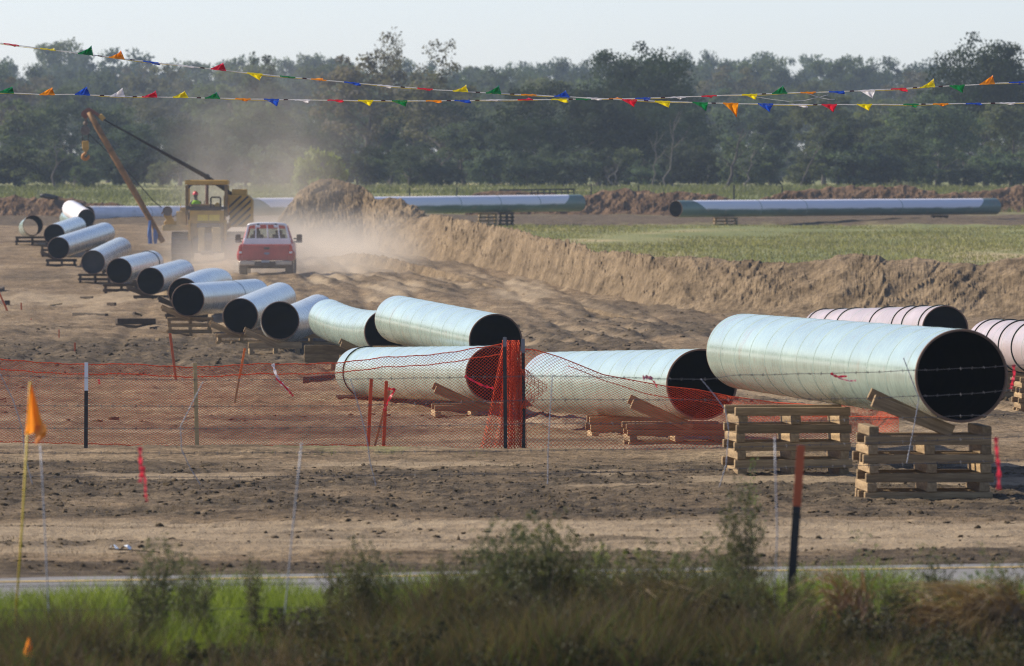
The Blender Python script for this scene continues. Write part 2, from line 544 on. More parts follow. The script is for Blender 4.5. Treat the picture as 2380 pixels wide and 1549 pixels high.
def relief(X, Y):
    """small relief of the worked soil and the masks grass / mud / pale"""
    ang = X / np.maximum(Y, 1) * F + 1190          # picture column that a place falls in
    n_big = fbm(X / 6, Y / 14, 1, 3)
    edge = fbm(X / 1.3, Y / 2.5, 2, 4)
    front = 55.4 + 0.35 * X
    g_near = 1 - sstep(front - 0.9, front + 0.3, Y + edge * 0.3)
    far_l = sstep(455, 475, Y + edge * 6)
    fld0 = np.interp(ang, [-400, 880, 1000, 1230, 1400, 2400, 3000], [999, 999, 405, 330, 300, 285, 280])
    field = sstep(0, 6, Y - fld0 + edge * 4) * (1 - sstep(427, 434, Y + edge * 7))
    strip = np.clip(1 - np.abs(Y - 95.5 - edge * 1.2) / 1.3, 0, 1) * sstep(590, 640, ang) * (1 - sstep(900, 960, ang)) * 0.9
    strip += np.clip(1 - np.abs(Y - 95.0 - edge * 1.2) / 0.9, 0, 1) * sstep(800, 900, ang) * (1 - sstep(1130, 1160, ang)) * 0.35 * (fbm(X * 2, Y, 3) > 0.1)
    grass = np.clip(g_near + far_l + field + strip * (fbm(X * 1.5, Y, 12) > -0.25), 0, 1)
    bare = 1 - grass
    # mud band in the near ground and the lumpy patch left of the pipe row
    mud = sstep(71.0, 73.0, Y + edge * 1.0 + n_big) * (1 - sstep(88, 94, Y + edge * 3.0))
    smooth_patch = sstep(0.05, 0.25, fbm(X / 2.4, Y / 2.2, 8, 2)) * sstep(80, 82, Y) * (1 - sstep(90, 92, Y))
    mud = mud * (1 - 0.85 * smooth_patch) * np.clip(0.88 + 1.3 * fbm(X / 0.9, Y / 1.6, 19, 5, .6), 0.25, 1)
    mud2 = sstep(165, 172, Y + edge * 4) * (1 - sstep(206, 216, Y + n_big * 8)) * (1 - sstep(-5.5, -2, X))
    mud3 = sstep(0.05, 0.4, fbm(X / 3.5, Y / 12, 5, 3)) * sstep(135, 150, Y) * (1 - sstep(225, 245, Y)) * sstep(-3, 1, X)
    mud5 = sstep(428, 432, Y + edge * 5) * (1 - sstep(462, 474, Y)) * 0.8
    mud4 = sstep(0.1, 0.45, fbm(X / 3.0, Y / 6, 6, 3)) * sstep(94, 98, Y) * (1 - sstep(135, 150, Y)) * 0.6
    wet = sstep(60.2, 60.9, Y - 0.35 * X + edge * .3) * (1 - sstep(62.0, 63.8, Y - 0.35 * X + edge * .9)) * 0.9
    streak = np.clip(fbm(X / 2.6 + 3, (Y - 0.1 * X) / 0.55, 21, 5, .6) * 2.6 - 0.2, 0, 1) * (Y < 72) * sstep(60.5, 62, Y - 0.35 * X)
    shadow_dip = np.exp(-(((X + 4.6) / 1.9) ** 2 + ((Y - 66.8) / 0.9) ** 2)) * 0.75  # cast shadow from out of view painted dark here, with a slight dip
    Xc_ = np.interp(Y, [100, 150, 200, 250, 300, 340], [7.5, 3.6, 0.0, -4.4, -9.0, -11.5])
    dd = X - Xc_; trk = 0.0; lip = 0.0
    for o_ in (-5.6, -4.1, -2.7, -0.9, 0.9, 2.2, 3.9, 5.8, 7.4):
        q_ = dd - o_ - 0.5 * fbm(Y / 22 + o_, Y * 0 + o_, 23, 2)
        trk = trk + np.exp(-(q_ / 0.26) ** 2); lip = lip + np.exp(-((np.abs(q_) - 0.42) / 0.13) ** 2)
    tw = sstep(100, 125, Y) * (1 - sstep(325, 345, Y)) * np.clip(.5 + 1.2 * fbm(X / 5, Y / 25, 24, 3), 0, 1)
    trk = np.clip(trk, 0, 1) * tw; lip = np.clip(lip, 0, 1) * tw
    damp = sstep(0.05, 0.40, fbm(X / 3.2, Y / 16, 25, 5, .6)) * sstep(98, 104, Y) * (1 - sstep(350, 380, Y)) * 0.55
    rut2 = 0.0
    for yo in (64.4, 65.9, 66.8, 68.6, 69.5, 70.6, 92.6, 94.0):
        rut2 = rut2 + np.exp(-((Y - 0.12 * X - yo - 0.35 * fbm(X / 3.5 + yo, X * 0 + yo, 26, 3)) / 0.15) ** 2)
    rut2 = np.clip(rut2, 0, 1) * np.clip(.45 + 1.3 * fbm(X / 1.8, Y / .7, 27, 4), 0, 1)
    darkm = np.clip(damp + lip * 0.7 + rut2 * 0.75 + mud5 + mud + mud2 * 0.85 + mud3 * 0.8 + mud4 + wet + streak * 0.8 + shadow_dip, 0, 1) * bare
    pale = (sstep(64, 65.5, Y + edge) * (1 - sstep(70.5, 72, Y + edge * 0.6)) * 0.85
            + smooth_patch * 0.5
            + sstep(0.1, 0.5, fbm(X / 2.2, Y / 30, 9, 3)) * sstep(225, 250, Y) * (1 - sstep(345, 370, Y)) * 0.7
            + sstep(0.0, 0.35, fbm(X / 2.5, Y / 3, 10, 3)) * sstep(97, 99, Y) * (1 - sstep(135, 140, Y)) * 0.35)
    pale = np.clip(pale + trk * 0.6, 0, 1) * bare * (1 - darkm * 0.7)
    # relief
    rel0 = -0.06 * trk + 0.05 * lip - 0.04 * rut2
    lump = ridged(X / 0.17, Y / 0.42, 13, 4)
    z = (lump - 0.35) * 0.042 * mud
    z += (fbm(X / 0.7, Y / 1.1, 14, 5, .6)) * 0.06 * mud * (1 - smooth_patch)
    z += (ridged(X / 0.9, Y / 1.3, 15, 4) - 0.4) * 0.20 * np.clip(mud2 + mud3 * 0.9 + mud4 * 0.35, 0, 1)
    amp = np.interp(Y, [40, 60, 95, 110, 180, 300, 420, 600], [0.02, 0.022, 0.03, 0.05, 0.085, 0.10, 0.12, 0.18])
    z += rel0
    z += fbm(X / 1.6, Y / 2.2, 16, 5) * amp * (bare * 0.8 + 0.2)
    z += (ridged(X / 0.35, Y / 0.45, 17, 3) - 0.4) * np.interp(Y, [55, 62, 100, 160], [0.0, 0.03, 0.035, 0.05]) * bare * (Y < 330)
    z += (ridged(X / 0.5, Y / 1.1, 18, 4) - 0.4) * np.interp(Y, [105, 125, 260, 330, 345], [0.0, 0.075, 0.10, 0.06, 0.0]) * bare
    z += n_big * np.interp(Y, [50, 95, 130, 250, 500], [0.02, 0.03, 0.08, 0.12, 0.15])
    # wheel ruts along the haul road and across the near strip
    rut = np.exp(-((np.mod(X + 1.0 + 0.03 * (Y - 280), 1.75) - 0.87) / 0.22) ** 2)
    z -= rut * 0.07 * sstep(150, 200, Y) * (1 - sstep(330, 350, Y)) * sstep(-14, -10, X - 0.0) * (1 - sstep(4, 9, X))
    z += (np.sin((Y - 0.09 * X) * 5.2 + n_big * 6) * 0.018) * sstep(61.5, 63, Y - 0.35 * X) * (1 - sstep(71, 73, Y))
    z += streak * 0.025 - shadow_dip * 0.04
    # bank behind the net line (about 97 m) and a small ledge
    z += 0.10 * np.exp(-((Y - 95 + edge) / 1.6) ** 2) * sstep(-3, 2, n_big * 8)
    road = sstep(53.6, 54.4, Y - 0.34 * X) * (1 - sstep(60.7, 61.3, Y - 0.34 * X))
    z = z * (1 - road) - 0.035 * road
    z += 0.14 * sstep(432, 438, Y) * (1 - sstep(466, 474, Y))
    return z, grass, darkm, pale

def build_ground():
    ys = [-40, -10, 10, 24, 34, 40]
    y = 43.0
    while y < 118: ys.append(y); y += 0.13
    while y < 345: ys.append(y); y += 0.13 + (y - 118) * 0.0026
    while y < 620: ys.append(y); y += 1.1
    while y < 1300: ys.append(y); y += 12
    ys += [1400, 1550]
    ys = np.array(ys)
    nc = 390
    s = np.linspace(-1, 1, nc)
    s = np.sign(s) * (0.75 * np.abs(s) + 0.25 * np.abs(s) ** 6)
    half = np.maximum(0.098 * ys, 4.5) + np.where(ys < 40, 6, 0) + np.where(ys > 500, (ys - 500) * .12, 0)
    Yg = np.repeat(ys[:, None], nc, 1)
    Xg = half[:, None] * s[None, :]
    jit = (vnoise(Xg * 31, Yg * 29, 4) - 0.5) * 0.06
    Yj = Yg + np.where((Yg > 44) & (Yg < 115), jit, 0)
    dz, g, d, p = relief(Xg, Yj)
    fade = np.where((Yg < 43), 0, 1)
    Z = ground(Xg, Yj) + dz * fade
    ob = np_mesh('ground', np.stack([Xg, Yj, Z], -1).reshape(-1, 3), grid_faces(len(ys), nc), M['ground'], smooth=True)
    ca = ob.data.color_attributes.new('zone', 'FLOAT_COLOR', 'POINT')
    colr = np.stack([g, d, p, np.ones_like(g)], -1).astype(np.float32).ravel()
    ca.data.foreach_set('color', colr)
    tag(ob, 'bare tan and brown soil of the work site with green field beyond', kind='structure')
    return ob
build_ground()

# asphalt road across the near ground, with its yellow line
def build_road():
    m, nt, b, L = new_mat('worn_asphalt')
    n = noise_node(nt, 26, 5, 0.7); n2 = noise_node(nt, 0.8, 4, 0.6)
    r = ramp(nt, n.outputs['Fac'], [(0.3, (0.115, 0.106, 0.10)), (0.7, (0.245, 0.23, 0.215))])
    c = mixc(nt, 0.6, r.outputs[0], ramp(nt, n2.outputs['Fac'], [(0.3, (0.8, 0.78, 0.76)), (0.7, (1.15, 1.15, 1.15))]).outputs[0], 'MULTIPLY')
    L.new(c, b.inputs['Base Color']); b.inputs['Roughness'].default_value = 0.9
    bump(nt, n.outputs['Fac'], 0.5, 0.01, b)
    xs = np.linspace(-26, 26, 160); ts = np.linspace(0, 1, 14)
    X, T = np.meshgrid(xs, ts)
    far = 60.75 + 0.34 * X + fbm(X * 1.5, X * 0, 31, 3) * 0.12
    near = 54.3 + 0.34 * X
    Y = near + (far - near) * T
    Z = ground(X, Y) + 0.02 + 0.022 * (1 - (2 * T - 1) ** 2)
    V = np.stack([X, Y, Z], -1).reshape(-1, 3)
    road = np_mesh('road', V, grid_faces(14, 160), m, smooth=True)
    tag(road, 'grey asphalt road running across the near ground', kind='structure')
    ym = simple('worn_yellow_marking', (0.50, 0.33, 0.08), 0.8, scale=9, var=0.45)
    T2 = np.array([0.825, 0.855])
    X, T = np.meshgrid(xs, T2)
    far = 60.75 + 0.34 * X; near = 54.3 + 0.34 * X
    Y = near + (far - near) * T
    Z = ground(X, Y) + 0.02 + 0.022 * (1 - (2 * T - 1) ** 2) + 0.005
    o = np_mesh('centre_line', np.stack([X, Y, Z], -1).reshape(-1, 3), grid_faces(2, 160), ym, parent=road)
build_road()

# ---------------------------------------------------------------- heaps of dug soil
def ridge(name, label, us, crest_y, base_Y, mat, cross=2.3, nu=700, nt_=56, amp=0.11, seed=40, cat='dirt mound', rough_crest=0.06, streaks=0.17, prof_pow=1.0, lumps=0):
    us = np.array(us, float)
    u = np.linspace(us[0], us[-1], nu)
    cyv = np.interp(u, us, crest_y); Yb = np.interp(u, us, base_Y)
    k = np.ones(7) / 7
    cyv = np.convolve(np.pad(cyv, 3, mode='edge'), k, mode='valid'); Yb = np.convolve(np.pad(Yb, 3, mode='edge'), k, mode='valid')
    Xb = xw(u, Yb); zb = ground(Xb, Yb)
    Yc = Yb + 3.0
    for _ in range(6):
        zc = zw(cyv, Yc); h = np.maximum(zc - ground(xw(u, Yc), Yc), 0.02)
        Yc = Yb + cross * h + 0.2
    Xc = xw(u, Yc); zc = zw(cyv, Yc)
    h = np.maximum(zc - ground(Xc, Yc), 0.02)
    Ye = Yc + cross * h * 1.05 + 0.4
    Xe = xw(u, Yc) + 0.0 * u; ze = ground(Xe, Ye)
    t = np.linspace(-1, 1, nt_)
    T, U = np.meshgrid(t, np.arange(nu), indexing='ij')
    a = np.clip(T + 1, 0, 1); b = np.clip(T, 0, 1)
    pf = a * a * (3 - 2 * a) * 0.65 + a * 0.35
    pf = pf ** prof_pow
    X = np.where(T < 0, Xb[U] + (Xc - Xb)[U] * a, Xc[U] + (Xe - Xc)[U] * b)
    Y = np.where(T < 0, Yb[U] + (Yc - Yb)[U] * a, Yc[U] + (Ye - Yc)[U] * b)
    pb = np.cos(b * np.pi / 2) ** 1.2
    hh = np.where(T < 0, pf, pb)
    Z = np.where(T < 0, zb[U] + (zc - zb)[U] * pf, ze[U] + (zc - ze)[U] * pb)
    env = np.clip(1 - np.abs(T), 0, 1); body = np.sin(np.clip(1 - np.abs(T), 0, 1) * np.pi) + rough_crest * env / max(amp, .01)
    H = h[U]
    S = np.concatenate([[0], np.cumsum(np.hypot(np.diff(Xc), np.diff(Yc)))])[U]
    dn = (Z - np.minimum(zb, zc)[U]) * 1.6
    n = fbm(S / 1.1, (dn + 3 * T) / 1.1, seed, 5, 0.6) * amp * np.minimum(1, H)
    st = (ridged((S - 1.3 * dn) / 0.6, (S + dn) / 2.6, seed + 3, 4) - 0.4) * (0.4 + 1.2 * vnoise(S / 3, dn / 2, seed + 11)) * streaks * np.minimum(1, H * 0.8)
    cl = (ridged((S - 1.1 * dn) / 0.22, (S + dn) / 0.9, seed + 6, 4) - 0.45) * amp * 0.75 * np.minimum(1, H)
    Z = Z + (n + st * 0.8 + cl) * np.clip(body, 0, 1.1) + rough_crest * 2.2 * fbm(X / 0.6, Y / .6, seed + 8, 4) * env ** 2 * np.minimum(1, H)
    Y = Y + (n + st) * np.clip(body, 0, 1) * -0.5
    Z = np.where(np.abs(T) > 0.999, Z - 0.15, Z)
    ob = np_mesh(name, np.stack([X, Y, Z], -1).reshape(-1, 3), grid_faces(nt_, nu), mat, smooth=True)
    tag(ob, label, cat)
    if lumps:
        rg = np.random.default_rng(seed + 500)
        base = bmesh.new(); bmesh.ops.create_icosphere(base, subdivisions=1, radius=1.0)
        bv = np.array([v.co[:] for v in base.verts]); bf = np.array([[v.index for v in f.verts] for f in base.faces]); base.free()
        jj = rg.integers(2, int(nt_ * .56), lumps); ii = rg.integers(0, nu, lumps)
        s = 0.015 + 0.10 * rg.random(lumps) ** 6
        c = np.stack([X[jj, ii], Y[jj, ii], Z[jj, ii]], -1)
        v = bv[None] * (0.4 + 1.0 * rg.random((lumps, len(bv), 1))) * s[:, None, None] * np.array([1.4, 1.3, .7]) + c[:, None, :] - np.array([0, 0, 0.02])
        lo = np_mesh('clods', v.reshape(-1, 3), (bf[None] + (np.arange(lumps) * len(bv))[:, None, None]).reshape(-1, 3), mat, parent=ob)
        lo['kind'] = 'stuff'
    return ob

BX = [880, 940, 1000, 1060, 1127, 1212, 1243, 1300, 1351, 1381, 1452, 1503, 1587, 1740, 1824, 1890, 1925, 1953, 1990, 2027, 2060, 2162, 2229, 2297, 2331, 2380, 2450, 2560, 2800]
BY = [535, 515, 499, 507, 523, 536, 550, 557, 567, 585, 587, 594, 599, 607, 616, 611, 606, 592, 586, 594, 606, 602, 614, 621, 606, 597, 590, 606, 600]
BB = [341, 336, 330, 322, 313, 300, 292, 283, 275, 268, 262, 255, 250, 246, 244, 243, 242, 241.5, 241, 240.5, 240, 239, 238, 237.5, 237, 236, 235, 234, 230]
ridge('spoil_ridge', 'long brown ridge of dug soil running from the haul road to the right edge', BX, BY, BB, M['berm'], nu=1300, nt_=70, seed=40, cross=4.0, rough_crest=0.05)
HX = [610, 640, 690, 720, 745, 775, 794, 844, 865, 874, 927, 967, 985, 1010]
HY = [560, 520, 450, 428, 418, 419, 422, 435, 452, 463, 462, 481, 494, 530]
HB = [352, 352, 352, 352, 352, 352, 352, 352, 351, 350, 349, 348, 348, 347]
ridge('spoil_heap', 'tallest heap of tan soil, rising behind the red pickup', HX, HY, HB, M['berm'], nu=420, nt_=72, seed=52, amp=0.2, cross=1.9)
ridge('low_soil_bank', 'low bank of loose soil along the right side of the haul road', [760, 830, 900, 1000, 1130, 1260, 1400, 1480], [598, 590, 598, 622, 660, 694, 722, 742],
      [322, 318, 310, 298, 280, 262, 246, 240], M['berm'], nu=700, nt_=50, seed=61, amp=0.2, cross=4.5, rough_crest=0.07)
ridge('far_soil_bank', 'dark red-brown soil bank behind the white pipe at far left', [-260, -100, 0, 15, 68, 123, 164, 205, 260, 300, 420, 520],
      [465, 462, 462, 457, 461, 463, 463, 469, 475, 482, 481, 490], [450] * 12, M['redsoil'], nu=420, nt_=44, seed=70, amp=0.22, cross=2.4, rough_crest=0.09, streaks=0.1)
ridge('far_soil_bank', 'red-brown soil bank behind the right end of the middle pipe', [1080, 1105, 1177, 1240, 1300, 1357, 1394, 1461, 1544, 1600, 1655, 1701, 1760],
      [492, 470, 456, 462, 466, 458, 446, 441, 448, 448, 451, 463, 490], [462] * 13, M['redsoil'], nu=420, nt_=44, seed=77, amp=0.24, cross=2.2, rough_crest=0.09, streaks=0.1)
ridge('far_soil_bank', 'widest red-brown soil bank, behind the far right pipe', [1690, 1775, 1838, 1921, 2055, 2121, 2188, 2255, 2322, 2380, 2440, 2600],
      [500, 462, 446, 438, 433, 435, 450, 451, 441, 433, 432, 445], [474] * 12, M['redsoil'], nu=460, nt_=44, seed=84, amp=0.24, cross=2.2, rough_crest=0.09, streaks=0.1)
ridge('soil_hump', 'small dark soil hump seen just over the middle pipe', [1085, 1104, 1140, 1177, 1240, 1290, 1310], [462, 449, 445, 443, 446, 450, 462], [505] * 7, M['redsoil'], nu=160, nt_=26, seed=88, cross=1.2)

# loose clods thrown up in the near mud
def clods(name, n, Y0, Y1, smin, smax, seed, label, mask=None):
    rg = np.random.default_rng(seed)
    base = bmesh.new(); bmesh.ops.create_icosphere(base, subdivisions=1, radius=1.0)
    bv = np.array([v.co[:] for v in base.verts]); bf = np.array([[v.index for v in f.verts] for f in base.faces]); base.free()
    Y = rg.uniform(Y0, Y1, n * 3); X = rg.uniform(-1, 1, n * 3) * Y * 0.085
    dz, g, d, p = relief(X, Y)
    keep = d > rg.uniform(0.15, 0.95, n * 3)
    X, Y, dz = X[keep][:n], Y[keep][:n], dz[keep][:n]
    n = len(X)
    s = smin + (smax - smin) * rg.random(n) ** 5
    sc = s[:, None, None] * (0.6 + 0.8 * rg.random((n, 1, 3))) * np.array([1.25, 1.25, 0.75])
    v = bv[None] * (0.35 + 1.1 * rg.random((n, len(bv), 1))) * sc
    a = rg.uniform(0, 6.28, n); ca, sa = np.cos(a)[:, None], np.sin(a)[:, None]
    vx = v[:, :, 0] * ca - v[:, :, 1] * sa; vy = v[:, :, 0] * sa + v[:, :, 1] * ca
    V = np.stack([vx + X[:, None], vy + Y[:, None], v[:, :, 2] + (ground(X, Y) + dz)[:, None] + s[:, None] * -0.05], -1)
    Q = (bf[None] + (np.arange(n) * len(bv))[:, None, None]).reshape(-1, 3)
    ob = np_mesh(name, V.reshape(-1, 3), Q, M['clod'])
    tag(ob, label, 'clods', kind='stuff')
clods('mud_clods', 20000, 61, 94, 0.004, 0.030, 5, 'dark mud clods scattered over the near strip of worked ground')
clods('soil_clods', 6000, 125, 250, 0.015, 0.075, 6, 'dark soil clods scattered around the pipe row')
# ---------------------------------------------------------------- line pipes
RAD = 0.457
PIPES = {}

def pipe(key, near, far, mat, label, sag=(0, 0), seam=0, bands=(), cap=False, girth=(), D_m=0.914, group='steel pipes laid out for the pipeline', nrings=None):
    """near / far = (x, y, seen diameter) of the two mouths"""
    Yn = D_m * F / near[2]; Yf = D_m * F / far[2]
    a = P(near[0], near[1], Yn); b = P(far[0], far[1], Yf)
    r = D_m / 2
    ax = (b - a); L = ax.length; ax.normalize()
    side = Vector((0, 0, 1)).cross(ax); side = -side.normalized()     # to the right of the axis
    up = side.cross(ax).normalized()
    rot = Matrix((side, ax, up)).transposed()
    root = thing('steel_pipe', (a + b) / 2, label, 'pipe', group)
    root.rotation_euler = rot.to_euler()
    curved = abs(sag[0]) + abs(sag[1]) > 0
    n = nrings or (26 if curved else 9)
    seg = 72
    def ctr(t):
        k = 4 * t * (1 - t)
        return Vector((sag[0] * k, L * (t - 0.5), sag[1] * k))
    def tang(t):
        k = 4 * (1 - 2 * t)
        return Vector((sag[0] * k, L, sag[1] * k)).normalized()
    def frame(t):
        tg = tang(t); s_ = tg.cross(Vector((0, 0, 1))).normalized(); u_ = s_.cross(tg)
        return ctr(t), s_, u_, tg
    def skin(rr, t0=0.0, t1=1.0, flip=False):
        vs = []; fs = []
        for i in range(n):
            c, s_, u_, _ = frame(t0 + (t1 - t0) * i / (n - 1))
            for k in range(seg):
                an = 2 * math.pi * k / seg
                vs.append(c + s_ * (math.cos(an) * rr) + u_ * (math.sin(an) * rr))
        for i in range(n - 1):
            for k in range(seg):
                k2 = (k + 1) % seg
                q = (i * seg + k, i * seg + k2, (i + 1) * seg + k2, (i + 1) * seg + k)
                fs.append(q if flip else q[::-1])
        return vs, fs
    def lk(name, vs, fs, m, smooth=True, lab=None):
        me = bpy.data.meshes.new(name); me.from_pydata([tuple(v) for v in vs], [], fs); me.update()
        o = link(name, me, m, root, smooth)
        if lab: o['label'] = lab
        return o
    lk('shell', *skin(r), mat)
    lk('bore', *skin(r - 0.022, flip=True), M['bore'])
    for t in (0.0, 1.0):
        c, s_, u_, tg = frame(t)
        d = tg * (-0.006 if t == 0 else 0.006)
        vs = []; fs = []
        prof = ((r + 0.001, 0.03), (r + 0.0015, 0.0), (r - 0.004, -1.0), (r - 0.021, -1.0), (r - 0.024, 0.03))
        for rr, dep in prof:
            off = d if dep == -1.0 else -d / 0.006 * dep
            for k in range(seg):
                an = 2 * math.pi * k / seg
                vs.append(c + off + s_ * (math.cos(an) * rr) + u_ * (math.sin(an) * rr))
        for j in range(len(prof) - 1):
            for k in range(seg):
                k2 = (k + 1) % seg
                fs.append((j * seg + k, j * seg + k2, (j + 1) * seg + k2, (j + 1) * seg + k))
        lk('end_rim', vs, fs, M['rim'], smooth=False)
    if seam:
        vs = []; fs = []; N = int(seam * 56)
        for i in range(N + 1):
            t = 0.004 + 0.992 * i / N
            c, s_, u_, tg = frame(t); an = 2 * math.pi * seam * i / N + 0.6
            o_ = s_ * math.cos(an) + u_ * math.sin(an)
            w_ = tg * 0.010
            vs += [c + o_ * (r - 0.002) - w_, c + o_ * (r + 0.0035) - w_ * .4, c + o_ * (r + 0.0035) + w_ * .4, c + o_ * (r - 0.002) + w_]
            if i:
                q = (i - 1) * 4
                fs += [(q + j, q + j + 1, q + 5 + j, q + 4 + j) for j in range(3)]
        lk('spiral_weld', vs, fs, M['seam'], smooth=True)
    def ring(name, t, w, th, m, tilt=0.0, nn=6):
        vs = []; fs = []
        c, s_, u_, tg = frame(t)
        for k in range(seg):
            an = 2 * math.pi * k / seg
            o_ = s_ * math.cos(an) + u_ * math.sin(an)
            sh = tg * (tilt * math.sin(an + 0.7) + 0.02 * math.sin(3 * an + t * 9) * (tilt > 0))
            for j in range(nn):
                aj = 2 * math.pi * j / nn
                vs.append(c + sh + o_ * (r + th * 0.5 + math.cos(aj) * th * 0.55) + tg * (math.sin(aj) * w / 2))
        for k in range(seg):
            for j in range(nn):
                k2 = (k + 1) % seg; j2 = (j + 1) % nn
                fs.append((k * nn + j, k2 * nn + j, k2 * nn + j2, k * nn + j2))
        return lk(name, vs, fs, m)
    for t in bands:
        ring('rope_band', t, 0.032, 0.024, M['band'], tilt=0.10)
    for t in girth:
        ring('girth_weld', t, 0.05, 0.008, M['seam'])
    if cap:
        c, s_, u_, tg = frame(0.012)
        vs = [c + s_ * (math.cos(2 * math.pi * k / 40) * (r - .023)) + u_ * (math.sin(2 * math.pi * k / 40) * (r - .023)) for k in range(40)]
        lk('end_cap', vs + [c + tg * 0.03], [(k, (k + 1) % 40, 40) for k in range(40)], M['cap'])
    def under(t):
        """world point on the underside of the pipe"""
        c, s_, u_, tg = frame(t)
        w = root.location + rot @ c
        return w - Vector((0, 0, r / max(0.3, (rot @ u_).z) if False else r)), math.atan2(ax.x, ax.y)
    PIPES[key] = under
    return root

pipe('A', (2235, 874, 217.5), (1729, 817.4, 175.8), M['green'], 'largest pale green pipe, raised on two tall timber cribs at the right', seam=12.4)
pipe('B', (1631, 894, 166), (1282, 889, 141), M['green'], 'pale green pipe behind the orange net, left of the largest pipe', seam=12)
pipe('C', (1147, 870, 132), (836, 866, 116), M['green'], 'pale green pipe whose mouth opens behind the bunched orange net', seam=12, bands=(0.93,))
pipe('D', (1152, 792.4, 125), (926, 742.7, 110.6), M['green'], 'green pipe above and behind the one at the bunched net', seam=9)
pipe('D2', (897, 772, 102), (763, 742, 93), M['green'], 'bent green pipe with its left end beside the largest black mouth', sag=(0.0, -0.09), seam=8)
pipe('E', (651, 745.5, 89.7), (739, 725.5, 81.8), M['grey'], 'bent grey pipe with the largest black mouth of the left row', sag=(-0.30, -0.2))
pipe('F', (558.5, 734.7, 82.6), (650.6, 694.6, 75.8), M['grey'], 'second black mouthed pipe from the near end of the left row')
pipe('G', (436.7, 697.7, 76.5), (590.8, 684, 70.7), M['grey'], 'long grey pipe with a weld ring, third black mouth from the near end', girth=(0.62,))
pipe('H', (426, 681.5, 71), (508, 658, 66.2), M['grey'], 'grey pipe with its mouth half hidden behind the weld ringed pipe', sag=(0.1, 0.12))
pipe('I', (349.6, 654, 64), (421.7, 633, 59.6), M['grey'], 'grey pipe standing alone between the half hidden pipe and the black banded one')
pipe('J', (276.8, 630, 60), (352, 611, 56.5), M['grey'], 'grey pipe with a black band round its far end', bands=(0.86,))
pipe('K', (216, 609.8, 55.7), (279.4, 578, 52.4), M['grey'], 'grey pipe with a dull dark grey closed mouth', cap=True)
pipe('L', (135.6, 577, 51.5), (243, 541.7, 48.8), M['grey'], 'long grey pipe at far left whose mouth covers part of the next pipe')
pipe('M', (126, 545.5, 49.3), (177, 527.5, 47), M['grey'], 'short grey pipe with black mouth behind the longest far left pipe')
pipe('N', (76.6, 524, 47.2), (66.5, 531, 46.0), M['green'], 'short open pipe at the left edge that one can see straight through')
pipe('O', (201, 507, 41), (176.5, 490.5, 39.5), M['white'], 'whitish bent pipe piled behind the black mouths at far left', sag=(-0.5, 0.25))
pipe('O2', (186, 514, 39.5), (158, 508, 38.4), M['green'], 'pale green pipe tucked under the whitish bent pipe at far left', sag=(-0.2, 0.0))
pipe('P', (203, 498.5, 38.2), (640, 497, 36.6), M['white'], 'long white pipe running behind the yellow pipelayer', girth=(0.3,))
pipe('Q', (560, 482, 41.4), (1346, 472, 39.2), M['sheened_long'], 'long pipe, white sky sheen on top and a green end, middle of the far line', girth=(0.62, 0.74, 0.86), bands=())
pipe('R', (1570, 486, 39.6), (2312, 480, 37.6), M['sheened_long'], 'long pipe with white sky sheen on top and green ends at far right', girth=(0.24, 0.38, 0.68))
pipe('S1', (2197, 765, 108.5), (1913, 768, 96.5), M['pink'], 'pinkish pipe with dark rope bands, just behind the largest pipe', seam=9, bands=(0.03, 0.16, 0.24, 0.42, 0.70, 0.82, 0.97))
pipe('S2', (2500, 815, 128), (2304, 800, 114.5), M['pink'], 'pinkish rope banded pipe cut off by the right edge', seam=8, bands=(0.06, 0.25, 0.42, 0.58, 0.75, 0.93))

# ---------------------------------------------------------------- timber cribs under the pipes
def timber_mesh(name, L, w, h, mat):
    mb = MB(); mb.box((0, 0, 0), (L, w, h))
    o = mb.build(name, mat, None, bevel=0.006)
    me = o.data; bpy.data.objects.remove(o)
    return me
TM = {'wood': timber_mesh('timber', 1.26, 0.098, 0.09, M['wood']), 'dark': timber_mesh('timber', 1.26, 0.098, 0.09, M['darkwood'])}
PLK = {'wood': timber_mesh('plank', 1.0, 0.10, 0.145, M['wood']), 'dark': timber_mesh('plank', 1.0, 0.10, 0.145, M['darkwood'])}
rc = random.Random(3)

